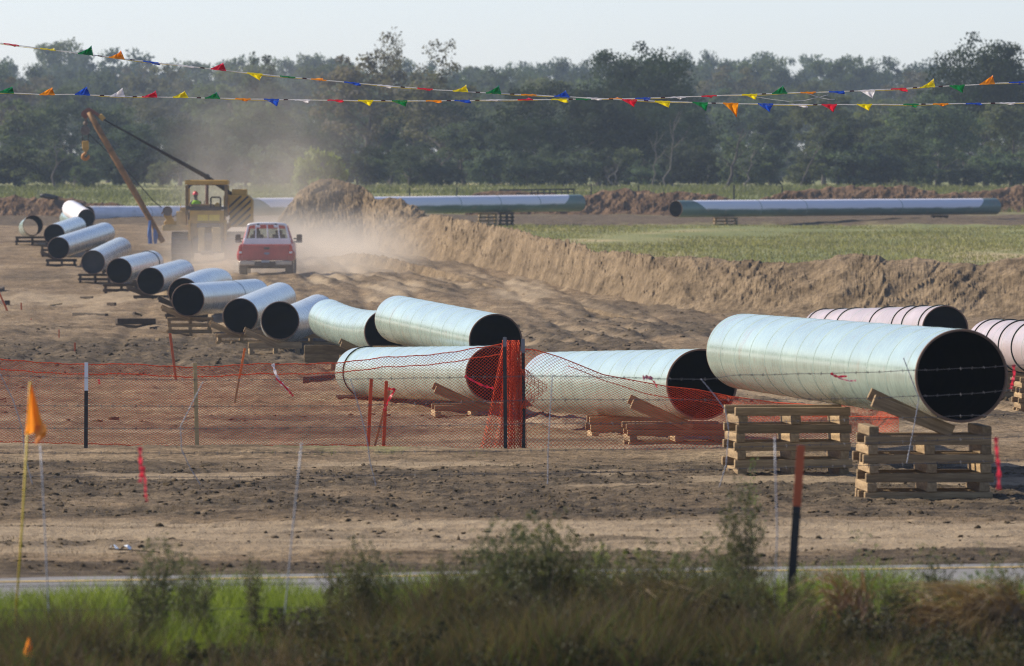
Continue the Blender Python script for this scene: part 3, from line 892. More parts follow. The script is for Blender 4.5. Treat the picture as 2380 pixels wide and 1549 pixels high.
def crib(loc, z0, z1, label, pat=None, rot=0.0, width=1.26, depth=1.1, planks=True, tone='wood', mid=True, flip=1, pdx=0.0, pz=0.0):
    """a stack of square timbers laid crosswise; planks = the tilted planks that cradle the pipe"""
    h = max(z1 - z0, 0.10)
    n = max(1, int(round(h / 0.092)))
    if pat is None:
        pat = ''.join('XY'[(i + (n % 2 == 0)) % 2] for i in range(n))
    th = h / len(pat)
    root = thing('timber_crib', (loc[0], loc[1], z0), label, 'timber crib', 'timber cribs that carry the pipes')
    root.rotation_euler = (0, 0, rot)
    def tim(x, y, z, along, L):
        o = bpy.data.objects.new('timber', TM[tone]); COL.objects.link(o); o.parent = root
        o.location = (x + rc.uniform(-.014, .014), y + rc.uniform(-.014, .014), z)
        o.scale = (L / 1.26 * rc.uniform(0.985, 1.02), rc.uniform(.95, 1.03), th * 0.985 / 0.09)
        o.rotation_euler = (0, 0, (math.pi / 2 if along == 'Y' else 0) + rc.uniform(-.012, .012))
    for i, c in enumerate(pat):
        z = th * (i + 0.5)
        if c == 'X':
            for y in ([-depth / 2 + .05, depth / 2 - .05] if not mid or i % 4 else [-depth / 2 + .05, 0, depth / 2 - .05]):
                tim(0, y, z, 'X', width)
        else:
            for x in ((-width / 2 + .07, 0.02, width / 2 - .08) if not (planks and i == len(pat) - 1) else (-width / 2 + .07, width / 2 - .08)):
                tim(x, 0, z, 'Y', depth + 0.02)
    if planks:
        for sg, y, a, L, t in ((-1, -depth / 2 + .05, .37, .84, .27), (-1, -depth / 2 + .20, .44, .80, .30)):
            hh = .063; tx0 = .457 * math.sin(a); tz0 = .457 * (1 - math.cos(a))
            dx = sg * (tx0 + t * math.cos(a) + hh * math.sin(a)); zc = tz0 + t * math.sin(a) - hh * math.cos(a); an = sg * a
            o = bpy.data.objects.new('chock_plank', PLK[tone]); COL.objects.link(o); o.parent = root
            o.location = (dx + pdx, y, pz + zc - 0.004)
            o.scale = (L, 1, 0.85)
            o.rotation_euler = (0, -an, rc.uniform(-.05, .05))
    return root

def crib_under(key, t, label, dx=0.0, sink=0.02, **kw):
    p, an = PIPES[key](t)
    X = p.x + dx
    z0 = min(gr(X - .5, p.y - .5), gr(X + .5, p.y - .5), gr(X, p.y)) - 0.02
    kw.setdefault('rot', 0.05)
    top = p.z - sink
    if kw.get('planks', True):
        top = p.z - 0.035
        kw['pdx'] = -dx; kw['pz'] = p.z - z0
    return crib((X, p.y), z0, top, label, **kw)

crib_under('A', 0.035, 'tall pale timber crib under the near mouth of the largest pipe', dx=-0.28, pat='XYXYXYXY', rot=0.055)
crib_under('A', 0.45, 'tall timber crib left of centre under the largest pipe', dx=-0.70, pat='YXYXYXYX', rot=0.085, planks=False, sink=0.0)
crib_under('B', 0.05, 'timber crib with tilted planks under the mouth beside the largest pipe', dx=-0.25, pat='XYXX', rot=0.06)
crib_under('B', 0.55, 'timber crib with a solid dark front beam just right of the bunched net', dx=0.28, pat='YXX', planks=False, sink=0.0, rot=0.05)
crib_under('C', 0.06, 'timber crib seen through the net left of the bunched part', dx=-0.22, pat='XYX', rot=0.06)
crib_under('C', 0.9, 'low timber crib under the roped left end of the pipe behind the net', planks=False, tone='dark')
crib_under('D', 0.12, 'timber crib hidden between the two stacked green pipes', dx=-.1, planks=False)
crib_under('D', 0.9, 'timber crib under the left end of the upper green pipe', planks=False)
crib_under('D2', 0.10, 'timber crib under the mouth of the bent green pipe', planks=True, dx=-.2)
crib_under('D2', 0.80, 'low crib with a thick top beam right of the largest black mouth', pat='YXX', planks=False, rot=0.03, dx=-.15)
crib_under('E', 0.04, 'crib with a plank tilted against the largest black mouth', pat='XYX', dx=-.12)
crib_under('E', 0.9, 'timber crib at the far end of the bent grey pipe', planks=False)
for k, lb in (('F', 'second'), ('G', 'third')):
    crib_under(k, 0.05, 'timber crib under the %s black mouth from the near end of the left row' % lb, dx=-.05)
    crib_under(k, 0.9, 'timber crib under the far end of the %s pipe of the left row' % lb, planks=False)
for k, lb in (('H', 'half hidden grey pipe'), ('I', 'grey pipe left of the half hidden one'), ('J', 'grey pipe with the black band'), ('K', 'pipe with the closed grey mouth'), ('L', 'longest far left grey pipe'), ('M', 'short far left grey pipe')):
    crib_under(k, 0.06, 'dark timber crib under the mouth of the ' + lb, tone='dark', planks=(k in 'HIL'))
    crib_under(k, 0.9, 'timber crib under the far end of the ' + lb, planks=False, tone='dark')
crib_under('N', 0.2, 'broad muddy timber crib under the see-through pipe', tone='dark', planks=False, width=1.5)
crib_under('O', 0.3, 'timber crib under the whitish bent pipe', tone='dark', planks=False)
crib_under('P', 0.35, 'timber crib under the long white pipe', tone='dark', planks=False)
crib_under('P', 0.9, 'timber crib under the hidden end of the long white pipe', tone='dark', planks=False)
crib_under('Q', 0.735, 'pale timber crib under the middle far pipe', planks=False, width=1.0, dx=-.3)
crib_under('Q', 0.775, 'dark timber crib beside the pale one under the middle far pipe', planks=False, width=0.8, tone='dark')
crib_under('Q', 0.15, 'timber crib under the middle far pipe behind the soil heap', planks=False)
crib_under('R', 0.15, 'pale timber crib under the left end of the far right pipe', planks=False)
crib_under('R', 0.82, 'dark timber crib under the right end of the far right pipe', planks=False, tone='dark', width=0.9)
crib_under('S1', 0.1, 'timber crib under the mouth of the first pinkish pipe', planks=False)
crib_under('S1', 0.9, 'timber crib under the far end of the first pinkish pipe', planks=False)
crib_under('S2', 0.25, 'timber crib under the right end of the cut off pinkish pipe', planks=False)
crib_under('S2', 0.85, 'timber crib under the left end of the cut off pinkish pipe', planks=False)

# loose timbers on the ground left of the row
def loose(x0, y0, x1, y1, thick, mat, label, name='loose_timber'):
    """a timber lying on the soil; its picture position gives the place on the ground"""
    def hit(x, y):
        Y = 150.0
        for _ in range(40):
            Y = (CZ - gr(xw(x, Y), Y)) * F / max(y - 420, 1)
            Y = min(max(Y, 50), 420)
        return Vector((xw(x, Y), Y, gr(xw(x, Y), Y)))
    a = hit(x0, y0); b = hit(x1, y1)
    if (b - a).length > 3.2:
        b = a + (b - a).normalized() * 3.2
    up = Vector((0, 0, thick * 0.5))
    root = thing(name, (a + b) / 2, label, 'timber', 'loose timbers on the soil')
    mb = MB(); mb.beam(a + up, b + up, thick * 1.1, thick)
    mb.build('beam', mat, root, bevel=0.008)
    return root
loose(171, 737, 248, 733, 0.10, M['darkwood'], 'single dark timber lying flat on the soil, left of the black mouths')
loose(270, 757, 359, 748, 0.17, M['darkwood'], 'thick dark timber propped in front of the third black mouth')
loose(272, 761, 330, 761, 0.08, M['darkwood'], 'thin dark board half buried under the thick propped timber')
loose(351, 762, 418, 759, 0.08, M['darkwood'], 'thin dark board just right of the thick propped timber')
loose(250, 713, 268, 711, 0.10, M['darkwood'], 'short dark block of wood lying alone on bare soil')
loose(310, 737, 328, 736, 0.10, M['darkwood'], 'short dark block between paler chips of wood')
loose(117, 634, 168, 637, 0.07, M['lath'], 'pale board lying on the soil below the far left cribs')
loose(187, 689, 215, 690, 0.07, M['darkwood'], 'short dark stick lying above the single flat timber')
loose(0, 580, 36, 570, 0.14, M['darkwood'], 'dark broken timber at the left edge below the see-through pipe')
loose(-8, 596, 28, 598, 0.16, M['darkwood'], 'lower dark broken timber at the left edge')
loose(712, 893, 792, 886, 0.14, M['darkwood'], 'dark beam on the soil behind the net at the roped pipe end')
loose(905, 807, 965, 806, 0.09, M['wood'], 'pale skid board between the two stacked green pipes')
# dark log on the far left bank
lg = thing('log', P(113, 460, 452), 'dark log lying on top of the far left soil bank', 'log')
MB().tube([P(93, 455, 452), P(105, 455.5, 452), P(118, 458, 452.4), P(134, 459.5, 452.6)], [0.10, 0.14, 0.15, 0.1], 8).build('bark', M['post'], lg, smooth=True)
# ---------------------------------------------------------------- orange net fence and its stakes
NET_Y = 97.0
TOPX = [-420, -150, 0, 198, 340, 453, 632, 793, 950, 1030, 1100, 1165, 1175]
TOPZ = [820, 828, 835, 843, 847, 849, 845, 838.5, 826, 817, 806, 799, 794]
BOTX = [-420, 0, 198, 453, 793, 1030, 1175]
BOTZ = [1020, 1029, 1034, 1041, 1036, 1046, 1049]
def net_mesh(name, parent, surf, nu, nv, wid=0.0029, wob=0.0):
    """diamond net: surf(u, v) gives the place; every strand is a thin flat strip"""
    iu = np.arange(nu + 1); iv = np.arange(nv + 1)
    U, V_ = np.meshgrid(iu / nu, iv / nv, indexing='ij')
    Pt = surf(U, V_)                                   # nu+1, nv+1, 3
    segs = []
    I, J = np.meshgrid(np.arange(nu), np.arange(nv), indexing='ij')
    e = ((I + J) % 2 == 0)
    a1 = Pt[:-1, :-1][e]; b1 = Pt[1:, 1:][e]
    a2 = Pt[:-1, 1:][~e]; b2 = Pt[1:, :-1][~e]
    A = np.concatenate([a1, a2]); B = np.concatenate([b1, b2])
    d = B - A; L = np.linalg.norm(d, axis=1, keepdims=True) + 1e-9; d = d / L
    nrm = np.stack([np.zeros(len(d)), -np.ones(len(d)), np.zeros(len(d))], -1) + 0.25 * (RNG.random((len(d), 3)) - .5)
    s_ = np.cross(d, nrm); s_ /= (np.linalg.norm(s_, axis=1, keepdims=True) + 1e-9)
    w = wid * 0.5
    th = 0.0025
    tn = np.array([0, th, 0])
    # a strip with a shallow ridge: three edges so that it has thickness
    v0 = A - s_ * w; v1 = A + s_ * w; v2 = B + s_ * w; v3 = B - s_ * w
    V = np.stack([v0, v1, v2, v3], 1).reshape(-1, 3)
    Q = (np.arange(len(A)) * 4)[:, None] + np.array([0, 1, 2, 3])[None]
    Vv = np.concatenate([V, V + tn]); Qq = np.concatenate([Q, Q[:, ::-1] + len(V)])
    o = np_mesh(name, Vv - np.array(parent_loc(parent)), Qq, M['net'], parent=parent)
    return o

def cord(name, parent, pts, r, mat, n=5):
    return MB().tube(pts, r, n).build(name, mat, parent, smooth=True)

fence = thing('net_fence', gp(600, NET_Y), 'sagging orange plastic net fence along the near edge of the pipe yard', 'net fence')
def wav(u, v, k, s):
    return (vnoise(u * k, v * 3, s) - .5)
def left_surf(x0, x1, top, off, drop):
    def f(U, V_):
        x = x0 + (x1 - x0) * U
        yt = np.interp(x, TOPX, TOPZ) + drop; yb = np.interp(x, BOTX, BOTZ)
        Y = NET_Y + off + 0.16 * wav(U, V_, 16, 3) + 0.05 * np.sin(x * 0.013)
        y = yb + (yt - yb) * V_ + 9.0 * wav(U, V_, 17, 5) * np.sin(V_ * np.pi) - 5 * np.abs(np.sin(x * 0.0105)) * V_ ** 2 * -1
        Xx = x + 7.0 * wav(U, V_, 22, 9)
        return np.stack([xw(Xx, Y), Y, zw(y, Y)], -1)
    return f
net_mesh('net', fence, left_surf(-260, 1174, 0, 0.0, 0), 320, 66, 0.0038)
for off, drop, nm in ((0.0, 0, 'net_hem'), (0.14, 23, 'net_hem')):
    pts = []
    for x in np.linspace(-260, 1174, 160):
        Y = NET_Y + off - 0.01
        y = np.interp(x, TOPX, TOPZ) + drop + 5 * abs(math.sin(x * 0.0105)) + 0.8 * math.sin(x * .09) + 0.5 * math.sin(x * .31)
        pts.append(P(x, y, Y))
    cord(nm, fence, pts, 0.0065, M['net'])
pts = [P(x, np.interp(x, BOTX, BOTZ) - 2 + 1.2 * math.sin(x * .11), NET_Y - .02) for x in np.linspace(-260, 1174, 140)]
cord('net_hem', fence, pts, 0.005, M['net'])
# right hand stretch, sagging away behind the tall crib
RTX = [1216, 1243, 1300, 1350, 1401, 1469, 1553, 1620, 1700, 1800, 1900, 1957, 2010, 2120, 2300, 2500]
RTZ = [812, 813, 830, 850, 871, 884, 899, 906, 922, 936, 942, 942, 943, 946, 950, 950]
RBX = [1216, 1280, 1400, 1553, 1680, 1800, 1960, 2100, 2500]
RBZ = [1050, 1048, 1046, 1050, 1042, 1040, 1030, 1028, 1020]
def right_surf(U, V_):
    x = 1216 + (2090 - 1216) * U
    yt = np.interp(x, RTX, RTZ); yb = np.interp(x, RBX, RBZ)
    Y = NET_Y + 0.3 - 0.9 * np.exp(-((x - 1400) / 160) ** 2) * 0.2 + 0.3 * wav(U, V_, 12, 13) - (x > 1800) * (x - 1800) * 0.004
    k = np.interp(x, [1216, 1500, 1700, 2000], [1.0, 0.85, 0.7, 0.75])
    Vb = V_ ** k
    y = yb + (yt - yb) * Vb + 3.5 * wav(U, V_, 30, 15) * np.sin(V_ * np.pi)
    return np.stack([xw(x, Y), Y, zw(y, Y)], -1)
net_mesh('net', fence, right_surf, 188, 56, 0.0038)
cord('net_hem', fence, [P(x, np.interp(x, RTX, RTZ), NET_Y + 0.29 - (x > 1800) * (x - 1800) * 0.004) for x in np.linspace(1216, 2090, 90)], 0.0065, M['net'])
cord('net_hem', fence, [P(x, np.interp(x, RTX, RTZ) + 26 - 14 * math.sin((x - 1216) / 90) * (x < 1500), NET_Y + 0.27 - (x > 1800) * (x - 1800) * 0.004) for x in np.linspace(1320, 2090, 80)], 0.005, M['net'])
# bunched part gathered between the two steel posts
def bunch(x0t, x1t, x0b, x1b, yt, yb, off, sd, fold):
    def f(U, V_):
        q = V_ ** 0.8
        xl = x0b + (x0t - x0b) * q; xr = x1b + (x1t - x1b) * q
        x = xl + (xr - xl) * U + 4 * wav(U, V_, 9, sd)
        Y = NET_Y - 0.12 + off + fold * np.sin(U * 21 + sd) * (0.5 + .5 * V_) + 0.12 * wav(U, V_, 14, sd + 2)
        y = yb + (yt - yb) * V_ + 10 * wav(U, V_, 7, sd + 4) * np.sin(V_ * np.pi)
        return np.stack([xw(x, Y), Y, zw(y, Y)], -1)
    return f
net_mesh('gathered_net', fence, bunch(1168, 1206, 1112, 1224, 791, 1050, 0.0, 21, 0.10), 26, 60, 0.0062)
net_mesh('gathered_net', fence, bunch(1172, 1208, 1160, 1220, 799, 1036, -0.08, 23, 0.10), 24, 54, 0.0062)
net_mesh('gathered_net', fence, bunch(1186, 1220, 1178, 1226, 816, 1046, -0.14, 27, 0.08), 22, 50, 0.0062)
def flap(U, V_):
    x = 1196 + (1276 - 1196) * U * (1 - np.abs(V_ - 0.5) * 1.25) + 4 * wav(U, V_, 6, 31)
    y = 950 - 92 * V_ + 8 * wav(U, V_, 6, 33)
    Y = NET_Y - 0.3 + 0.1 * np.sin(U * 8) + 0 * x
    return np.stack([xw(x, Y), Y, zw(y, Y)], -1)
net_mesh('torn_flap', fence, flap, 16, 18, 0.0062)
# steel posts that carry the net
def tpost(x, yt, yb, Y, top_mat, label, lean=0.0, frac=0.12, w=0.045, body=None, grp='steel posts of the net fence'):
    a = P(x, yb, Y); g = gz(a.x, Y); a.z = min(a.z, g) - 0.05
    b = P(x + lean, yt, Y)
    root = thing('steel_post', (a.x, a.y, g), label, 'steel post', grp)
    c = b + (a - b) * frac
    def tee(p, q, nm, m):
        mb = MB(); mb.beam(p, q, w, 0.008, up=(0, -1, 0)); mb.beam(p + Vector((0, 0.018, 0)), q + Vector((0, 0.018, 0)), 0.008, 0.036, up=(0, -1, 0))
        mb.build(nm, m, root)
    tee(b, c, 'painted_top', top_mat); tee(c, a, 'post', body or M['post'])
    st = MB(); k = int((c - a).length / 0.08)
    for i in range(k):
        q = a + (c - a) * (i + .5) / max(k, 1)
        st.box(q + Vector((0, -0.008, 0)), (w * .45, 0.012, 0.014))
    s_ = st.build('studs', body or M['post'], root); s_['kind'] = 'stuff'
    return root
tpost(199, 843, 1034, NET_Y - 0.06, M['whitepaint'], 'black steel post with a white top at the left of the net', lean=1.5, frac=0.3)
tpost(1175, 784, 1052, NET_Y - 0.34, M['galv'], 'left one of the two steel posts in the gathered net', lean=-2, frac=0.08)
tpost(1217, 788, 1054, NET_Y - 0.30, M['galv'], 'right one of the two steel posts in the gathered net', lean=-1.5, frac=0.12)
# wooden stakes
def stake(x0, y0, x1, y1, Y, w, m_top, m_low, label, frac=1.0, grp='survey stakes'):
    b = P(x0, y0, Y); a = P(x1, y1, Y)
    g = gz(a.x, Y)
    if a.z > g: a.z = g
    root = thing('survey_stake', (a.x, a.y, a.z), label, 'stake', grp)
    a = a + (a - b).normalized() * 0.06
    c = b + (a - b) * frac
    mb = MB(); mb.beam(b, c, w, 0.014, up=(0, -1, 0)); mb.build('painted_end' if frac < 1 else 'lath', m_top, root, bevel=0.002)
    if frac < 1:
        mb = MB(); mb.beam(c, a, w * 0.98, 0.013, up=(0, -1, 0)); mb.build('lath', m_low, root, bevel=0.002)
    return root
stake(395, 775, 409, 886, 166, 0.055, M['rust_orange'], None, 'leaning faded orange stake behind the left part of the net')
stake(453, 844, 458, 1012, NET_Y - 0.12, 0.05, M['lath'], None, 'tan wooden lath with faint writing standing at the net')
stake(569, 810, 544, 944, 140, 0.04, M['orange'], M['lath'], 'slanting stake with a bright orange upper half', frac=0.5)
stake(863, 880, 855, 1031, NET_Y + 0.5, 0.042, M['rust_orange'], None, 'orange stake behind the net, left one of the pair by the pipe')
stake(898, 886, 891, 1030, NET_Y + 0.5, 0.042, M['rust_orange'], None, 'orange stake behind the net, right one of the pair by the pipe')
stake(905, 905, 868, 1030, NET_Y + 0.8, 0.03, M['lath'], None, 'thin bare lath slanting between the two orange stakes')
stake(-6, 672, 19, 727, 252, 0.06, M['rust_orange'], None, 'faded orange stake leaning at the left edge')
stake(49, 704, 50, 727, 252, 0.045, M['rust_orange'], None, 'short orange stake beside the leaning one at the left edge')
stake(174, 797, 174, 820, 194, 0.045, M['rust_orange'], None, 'short orange stub standing in the lumpy mud')
stake(137, 766, 137, 782, 215, 0.03, M['rust_orange'], None, 'tiny orange stub in the mud behind the other stub')
stake(72, 741, 73, 752, 234, 0.03, M['rust_orange'], None, 'farthest tiny orange stub in the mud at left')
ribm = cloth_mat('red_ribbon_plastic', (0.80, 0.03, 0.06), 0.35, 0.4)
pinkm = cloth_mat('pink_ribbon_plastic', (0.85, 0.30, 0.33), 0.35, 0.4)
whm = cloth_mat('white_ribbon_plastic', (0.8, 0.74, 0.74), 0.35, 0.4)
def ribbon(pts, w, Y, mat, label, grp='flagging ribbons', segs=10):
    """a strip of plastic tape through the given picture points"""
    cp = [P(x, y, Y) for x, y in pts]
    root = thing('flagging_ribbon', cp[0], label, 'ribbon', grp)
    path = []
    for i in range(len(cp) - 1):
        for k in range(segs):
            path.append(cp[i].lerp(cp[i + 1], k / segs))
    path.append(cp[-1])
    vs = []; fs = []
    for i, p in enumerate(path):
        t = (path[min(i + 1, len(path) - 1)] - path[max(i - 1, 0)]).normalized()
        s_ = t.cross(Vector((0, -1, 0))).normalized()
        tw = 0.9 * math.sin(i * 0.55 + len(path))
        s_ = Quaternion(t, tw) @ s_
        ww = w * (0.75 + .25 * math.sin(i * .9))
        vs += [p - s_ * ww / 2, p + s_ * ww / 2]
        if i: fs.append((2 * i - 2, 2 * i - 1, 2 * i + 1, 2 * i))
    mb = MB(); mb.add(vs, fs); mb.build('tape', mat, root, smooth=True)
    return root
ribbon([(902, 904), (918, 906), (900, 935), (893, 955)], 0.045, NET_Y + 0.45, ribm, 'red ribbon tied round the right orange stake')
ribbon([(634, 846), (640, 868), (650, 888), (668, 905)], 0.05, NET_Y - 0.1, whm, 'white and pink ribbon hanging on the net')
ribbon([(640, 880), (655, 892), (672, 910), (681, 921)], 0.035, NET_Y - 0.12, ribm, 'short red ribbon trailing below the white and pink one')
ribbon([(1080, 874), (1100, 886), (1125, 898), (1147, 903)], 0.04, NET_Y - 0.4, ribm, 'red ribbon stretched across the mouth left of the gathered net')
ribbon([(229, 882), (231, 893)], 0.03, NET_Y + 0.2, ribm, 'tiny red ribbon tab right of the white topped post')

# ---------------------------------------------------------------- sharp barbed wire fence in front of the yard
WY = 74.0
bw = thing('barbed_wire_fence', gp(1190, WY), 'thin five strand barbed wire fence in front of the orange net', 'wire fence')
strands = [[(-500, 866), (0, 873), (180, 879), (470, 884), (815, 882), (1284, 874), (1629, 883), (1660, 880), (1700, 873), (1990, 867), (2107, 862), (2240, 857), (2380, 849), (2900, 830)],
           [(-500, 938), (0, 943), (460, 945), (800, 944), (1284, 929), (1686, 930), (2000, 927), (2136, 921), (2240, 917), (2350, 907), (2900, 890)],
           [(-500, 992), (0, 996), (460, 997), (800, 994), (1280, 985), (1690, 984), (2000, 976), (2300, 965), (2420, 960), (2900, 948)],
           [(-500, 1050), (0, 1053), (460, 1054), (800, 1052), (1280, 1048), (1690, 1041), (2000, 1031), (2300, 1019), (2450, 1012), (2900, 1000)],
           [(-500, 1105), (0, 1109), (460, 1110), (860, 1106), (1280, 1101), (1690, 1091), (2000, 1083), (2300, 1072), (2900, 1058)]]
for s_ in strands:
    xs = [p[0] for p in s_]; ys = [p[1] for p in s_]
    pts = [P(x, np.interp(x, xs, ys) + 0.6 * math.sin(x * .05), WY + 0.02 * math.sin(x * .02)) for x in np.linspace(-450, 2850, 150)]
    MB().tube(pts, 0.0028, 5).build('wire_strand', M['rustwire'], bw, smooth=True)
    mb = MB()
    for x in np.arange(-440, 2850, 27.0):
        y = np.interp(x, xs, ys); c = P(x, y, WY)
        for q in (0.5, -0.6, 2.2):
            d = Vector((math.cos(q + x) * .012, math.sin(x * 3 + q) * .012, math.sin(q + x) * .016))
            mb.tube([c - d, c + d], 0.0016, 4)
    o = mb.build('barbs', M['rustwire'], bw); o['kind'] = 'stuff'
stays = [[(0, 870), (30, 930), (52, 1000), (56, 1053), (75, 1127)], [(472, 887), (440, 950), (419, 992), (422, 1046), (440, 1085), (465, 1127)],
         [(814, 881), (838, 960), (854, 1029), (860, 1075), (874, 1130)], [(1284, 871), (1279, 950), (1274, 1046), (1273, 1128)],
         [(1629, 881), (1660, 918), (1686, 953), (1694, 1000), (1688, 1080), (1672, 1133)], [(2100, 832), (2122, 890), (2136, 925), (2126, 985), (2114, 1046), (2108, 1078)]]
for s_ in stays:
    m = len(s_); pts = []; N = 64
    for ph in (0, math.pi):
        pts = []
        for i in range(N + 1):
            t = i / N * (m - 1); k = min(int(t), m - 2); f = t - k
            x = s_[k][0] * (1 - f) + s_[k + 1][0] * f; y = s_[k][1] * (1 - f) + s_[k + 1][1] * f
            a = i * 0.95 + ph
            pts.append(P(x + math.cos(a) * 1.1, y, WY - 0.012 + 0.004 * math.sin(a)))
        MB().tube(pts, 0.0026, 5).build('twisted_stay', M['palegalv'], bw, smooth=True)
for X in (-6.4, 6.7):
    p = Vector((X, WY + 0.05, gz(X, WY)))
    mb = MB(); mb.beam(p - Vector((0, 0, .1)), p + Vector((0, 0, 1.5)), 0.05, 0.05, up=(0, -1, 0)); mb.build('post', M['post'], bw)
ribbon([(1494, 879), (1505, 877), (1517, 881)], 0.055, WY - 0.02, pinkm, 'small pink ribbon knot on the top wire between two pipes')
ribbon([(1512, 880), (1522, 890), (1527, 902)], 0.02, WY - 0.02, ribm, 'thin red ribbon end below the pink knot')
ribbon([(1931, 868), (1945, 876), (1969, 875)], 0.03, WY - 0.02, ribm, 'red ribbon fluttering on the wire before the largest pipe')
ribbon([(1936, 872), (1955, 881), (1974, 886), (1990, 885)], 0.02, WY - 0.02, pinkm, 'thin pink ribbon tail below the red one on the largest pipe')
ribbon([(2356, 848), (2358, 870), (2353, 890), (2350, 905)], 0.04, WY + 0.3, ribm, 'red ribbon hanging at the right edge beside the largest mouth')

# ---------------------------------------------------------------- near, out of focus roadside fence
NY = 49.0
nf = thing('roadside_wire_fence', gp(1190, NY), 'blurred near wire fence along the grassy road edge', 'wire fence')
nst = [[(-300, 1044), (0, 1041), (325, 1040), (700, 1034), (1200, 1024), (1800, 1016), (2315, 1012), (2700, 1008)],
       [(-300, 1200), (0, 1196), (700, 1190), (1190, 1186), (1800, 1181), (2380, 1178), (2700, 1176)],
       [(-300, 1300), (0, 1308), (700, 1300), (1190, 1297), (1800, 1292), (2380, 1290), (2700, 1288)],
       [(-300, 1368), (0, 1364), (700, 1358), (1190, 1355), (1840, 1389), (2380, 1388), (2700, 1388)],
       [(-300, 1424), (0, 1420), (400, 1418), (850, 1412), (1300, 1408), (1840, 1430), (2380, 1432), (2700, 1432)]]
for i, s_ in enumerate(nst):
    if i in (1, 2): continue
    xs = [p[0] for p in s_]; ys = [p[1] for p in s_]
    MB().tube([P(x, np.interp(x, xs, ys), NY) for x in np.linspace(-300, 2700, 60)], 0.0024, 5).build('wire_strand', M['rustwire'], nf, smooth=True)
for xs, ys in ((1180, 1183), (1300, 1296)):
    MB().tube([P(x, ys + (x - 1900) * -0.004, NY) for x in np.linspace(1500, 2700, 30)], 0.0020, 5).build('wire_strand', M['rustwire'], nf, smooth=True)
for s_ in ([(93, 1035), (98, 1120), (104, 1250), (112, 1420), (120, 1549)], [(701, 1030), (690, 1130), (677, 1260), (662, 1420), (655, 1500)], [(1801, 1015), (1803, 1120), (1807, 1240), (1800, 1400), (1798, 1500)]):
    MB().tube([P(x, y, NY - .01) for x, y in s_], 0.0042, 5).build('twisted_stay', M['palegalv'], nf, smooth=True)
# leaning steel post with an orange top
tpost(1828, 1036, 1500, NY - 0.03, M['rust_orange'], 'dark leaning steel post with an orange top at the near fence', lean=34, frac=0.28, w=0.05, grp=None)
ribbon([(325, 1040), (326, 1075), (329, 1100), (325, 1122)], 0.034, NY - 0.02, ribm, 'longer hanging red ribbon on the near fence at left', grp='red ribbons on the near fence')
ribbon([(333, 1085), (337, 1120), (338, 1150), (341, 1166)], 0.022, NY - 0.02, ribm, 'thinner red ribbon end beside the longer one at left', grp='red ribbons on the near fence')
ribbon([(2315, 1018), (2317, 1050), (2322, 1090), (2322, 1138)], 0.034, NY - 0.02, ribm, 'hanging red ribbon on the near fence right of the tall crib', grp='red ribbons on the near fence')
# marker flags
def marker_flag(Y, rod, flag, rod_mat, label, r=0.007):
    a = P(rod[1][0], rod[1][1], Y); g = gz(a.x, Y); a.z = min(a.z, g)
    b = P(rod[0][0], rod[0][1], Y)
    root = thing('marker_flag', (a.x, a.y, a.z), label, 'marker flag', 'orange marker flags')
    MB().tube([a, a.lerp(b, .5) + Vector((0.006, 0, 0)), b], r, 6).build('rod', rod_mat, root, smooth=True)
    rows = flag; vs = []; fs = []; nc = 7
    for (yl, xl, xr, yr) in rows:
        for k in range(nc):
            t = k / (nc - 1)
            vs.append(P(xl + (xr - xl) * t, yl + (yr - yl) * t, Y + 0.05 * math.sin(t * 3.3) + 0.03 * math.sin(t * 7 + yl)))
    for i in range(len(rows) - 1):
        for k in range(nc - 1):
            fs.append((i * nc + k, i * nc + k + 1, (i + 1) * nc + k + 1, (i + 1) * nc + k))
    mb = MB(); mb.add(vs, fs)
    mb.build('flag', cloth_mat('orange_flag_cloth', (0.90, 0.30, 0.03), 0.5, 0.5), root, smooth=True)
yl = simple('yellow_rod', (0.62, 0.42, 0.02), 0.5)
marker_flag(48.2, ((70, 888), (28, 1488)), [(889, 69, 71, 890), (910, 67, 78, 911), (935, 65, 85, 936), (960, 63, 92, 962), (985, 61, 100, 988), (1003, 59, 107, 995), (1012, 58, 109, 999)], yl, 'tall yellow rod with a drooping orange flag at left')
# the flag's folded lower tail
tail = [o for o in COL.objects if o.name.startswith('marker_flag')][0]
mb = MB()
rows = [(990, 78, 104), (1005, 80, 109), (1018, 82, 106), (1030, 82, 92), (1035, 82, 85)]
vs = []; fs = []
for i, (y, a, b) in enumerate(rows):
    for k in range(4):
        t = k / 3; vs.append(P(a + (b - a) * t, y - 4 * t, 48.15 + 0.03 * math.sin(t * 4 + i)))
for i in range(len(rows) - 1):
    for k in range(3): fs.append((i * 4 + k, i * 4 + k + 1, i * 4 + k + 5, i * 4 + k + 4))
mb.add(vs, fs); mb.build('flag_tail', bpy.data.materials['orange_flag_cloth'], tail, smooth=True)
marker_flag(45.4, ((66, 1482), (64, 1560)), [(1482, 65, 67, 1482), (1500, 59, 74, 1500), (1515, 55, 77, 1516), (1526, 53, 79, 1527)], yl, 'small faded orange flag low in the grass at bottom left', r=0.003)
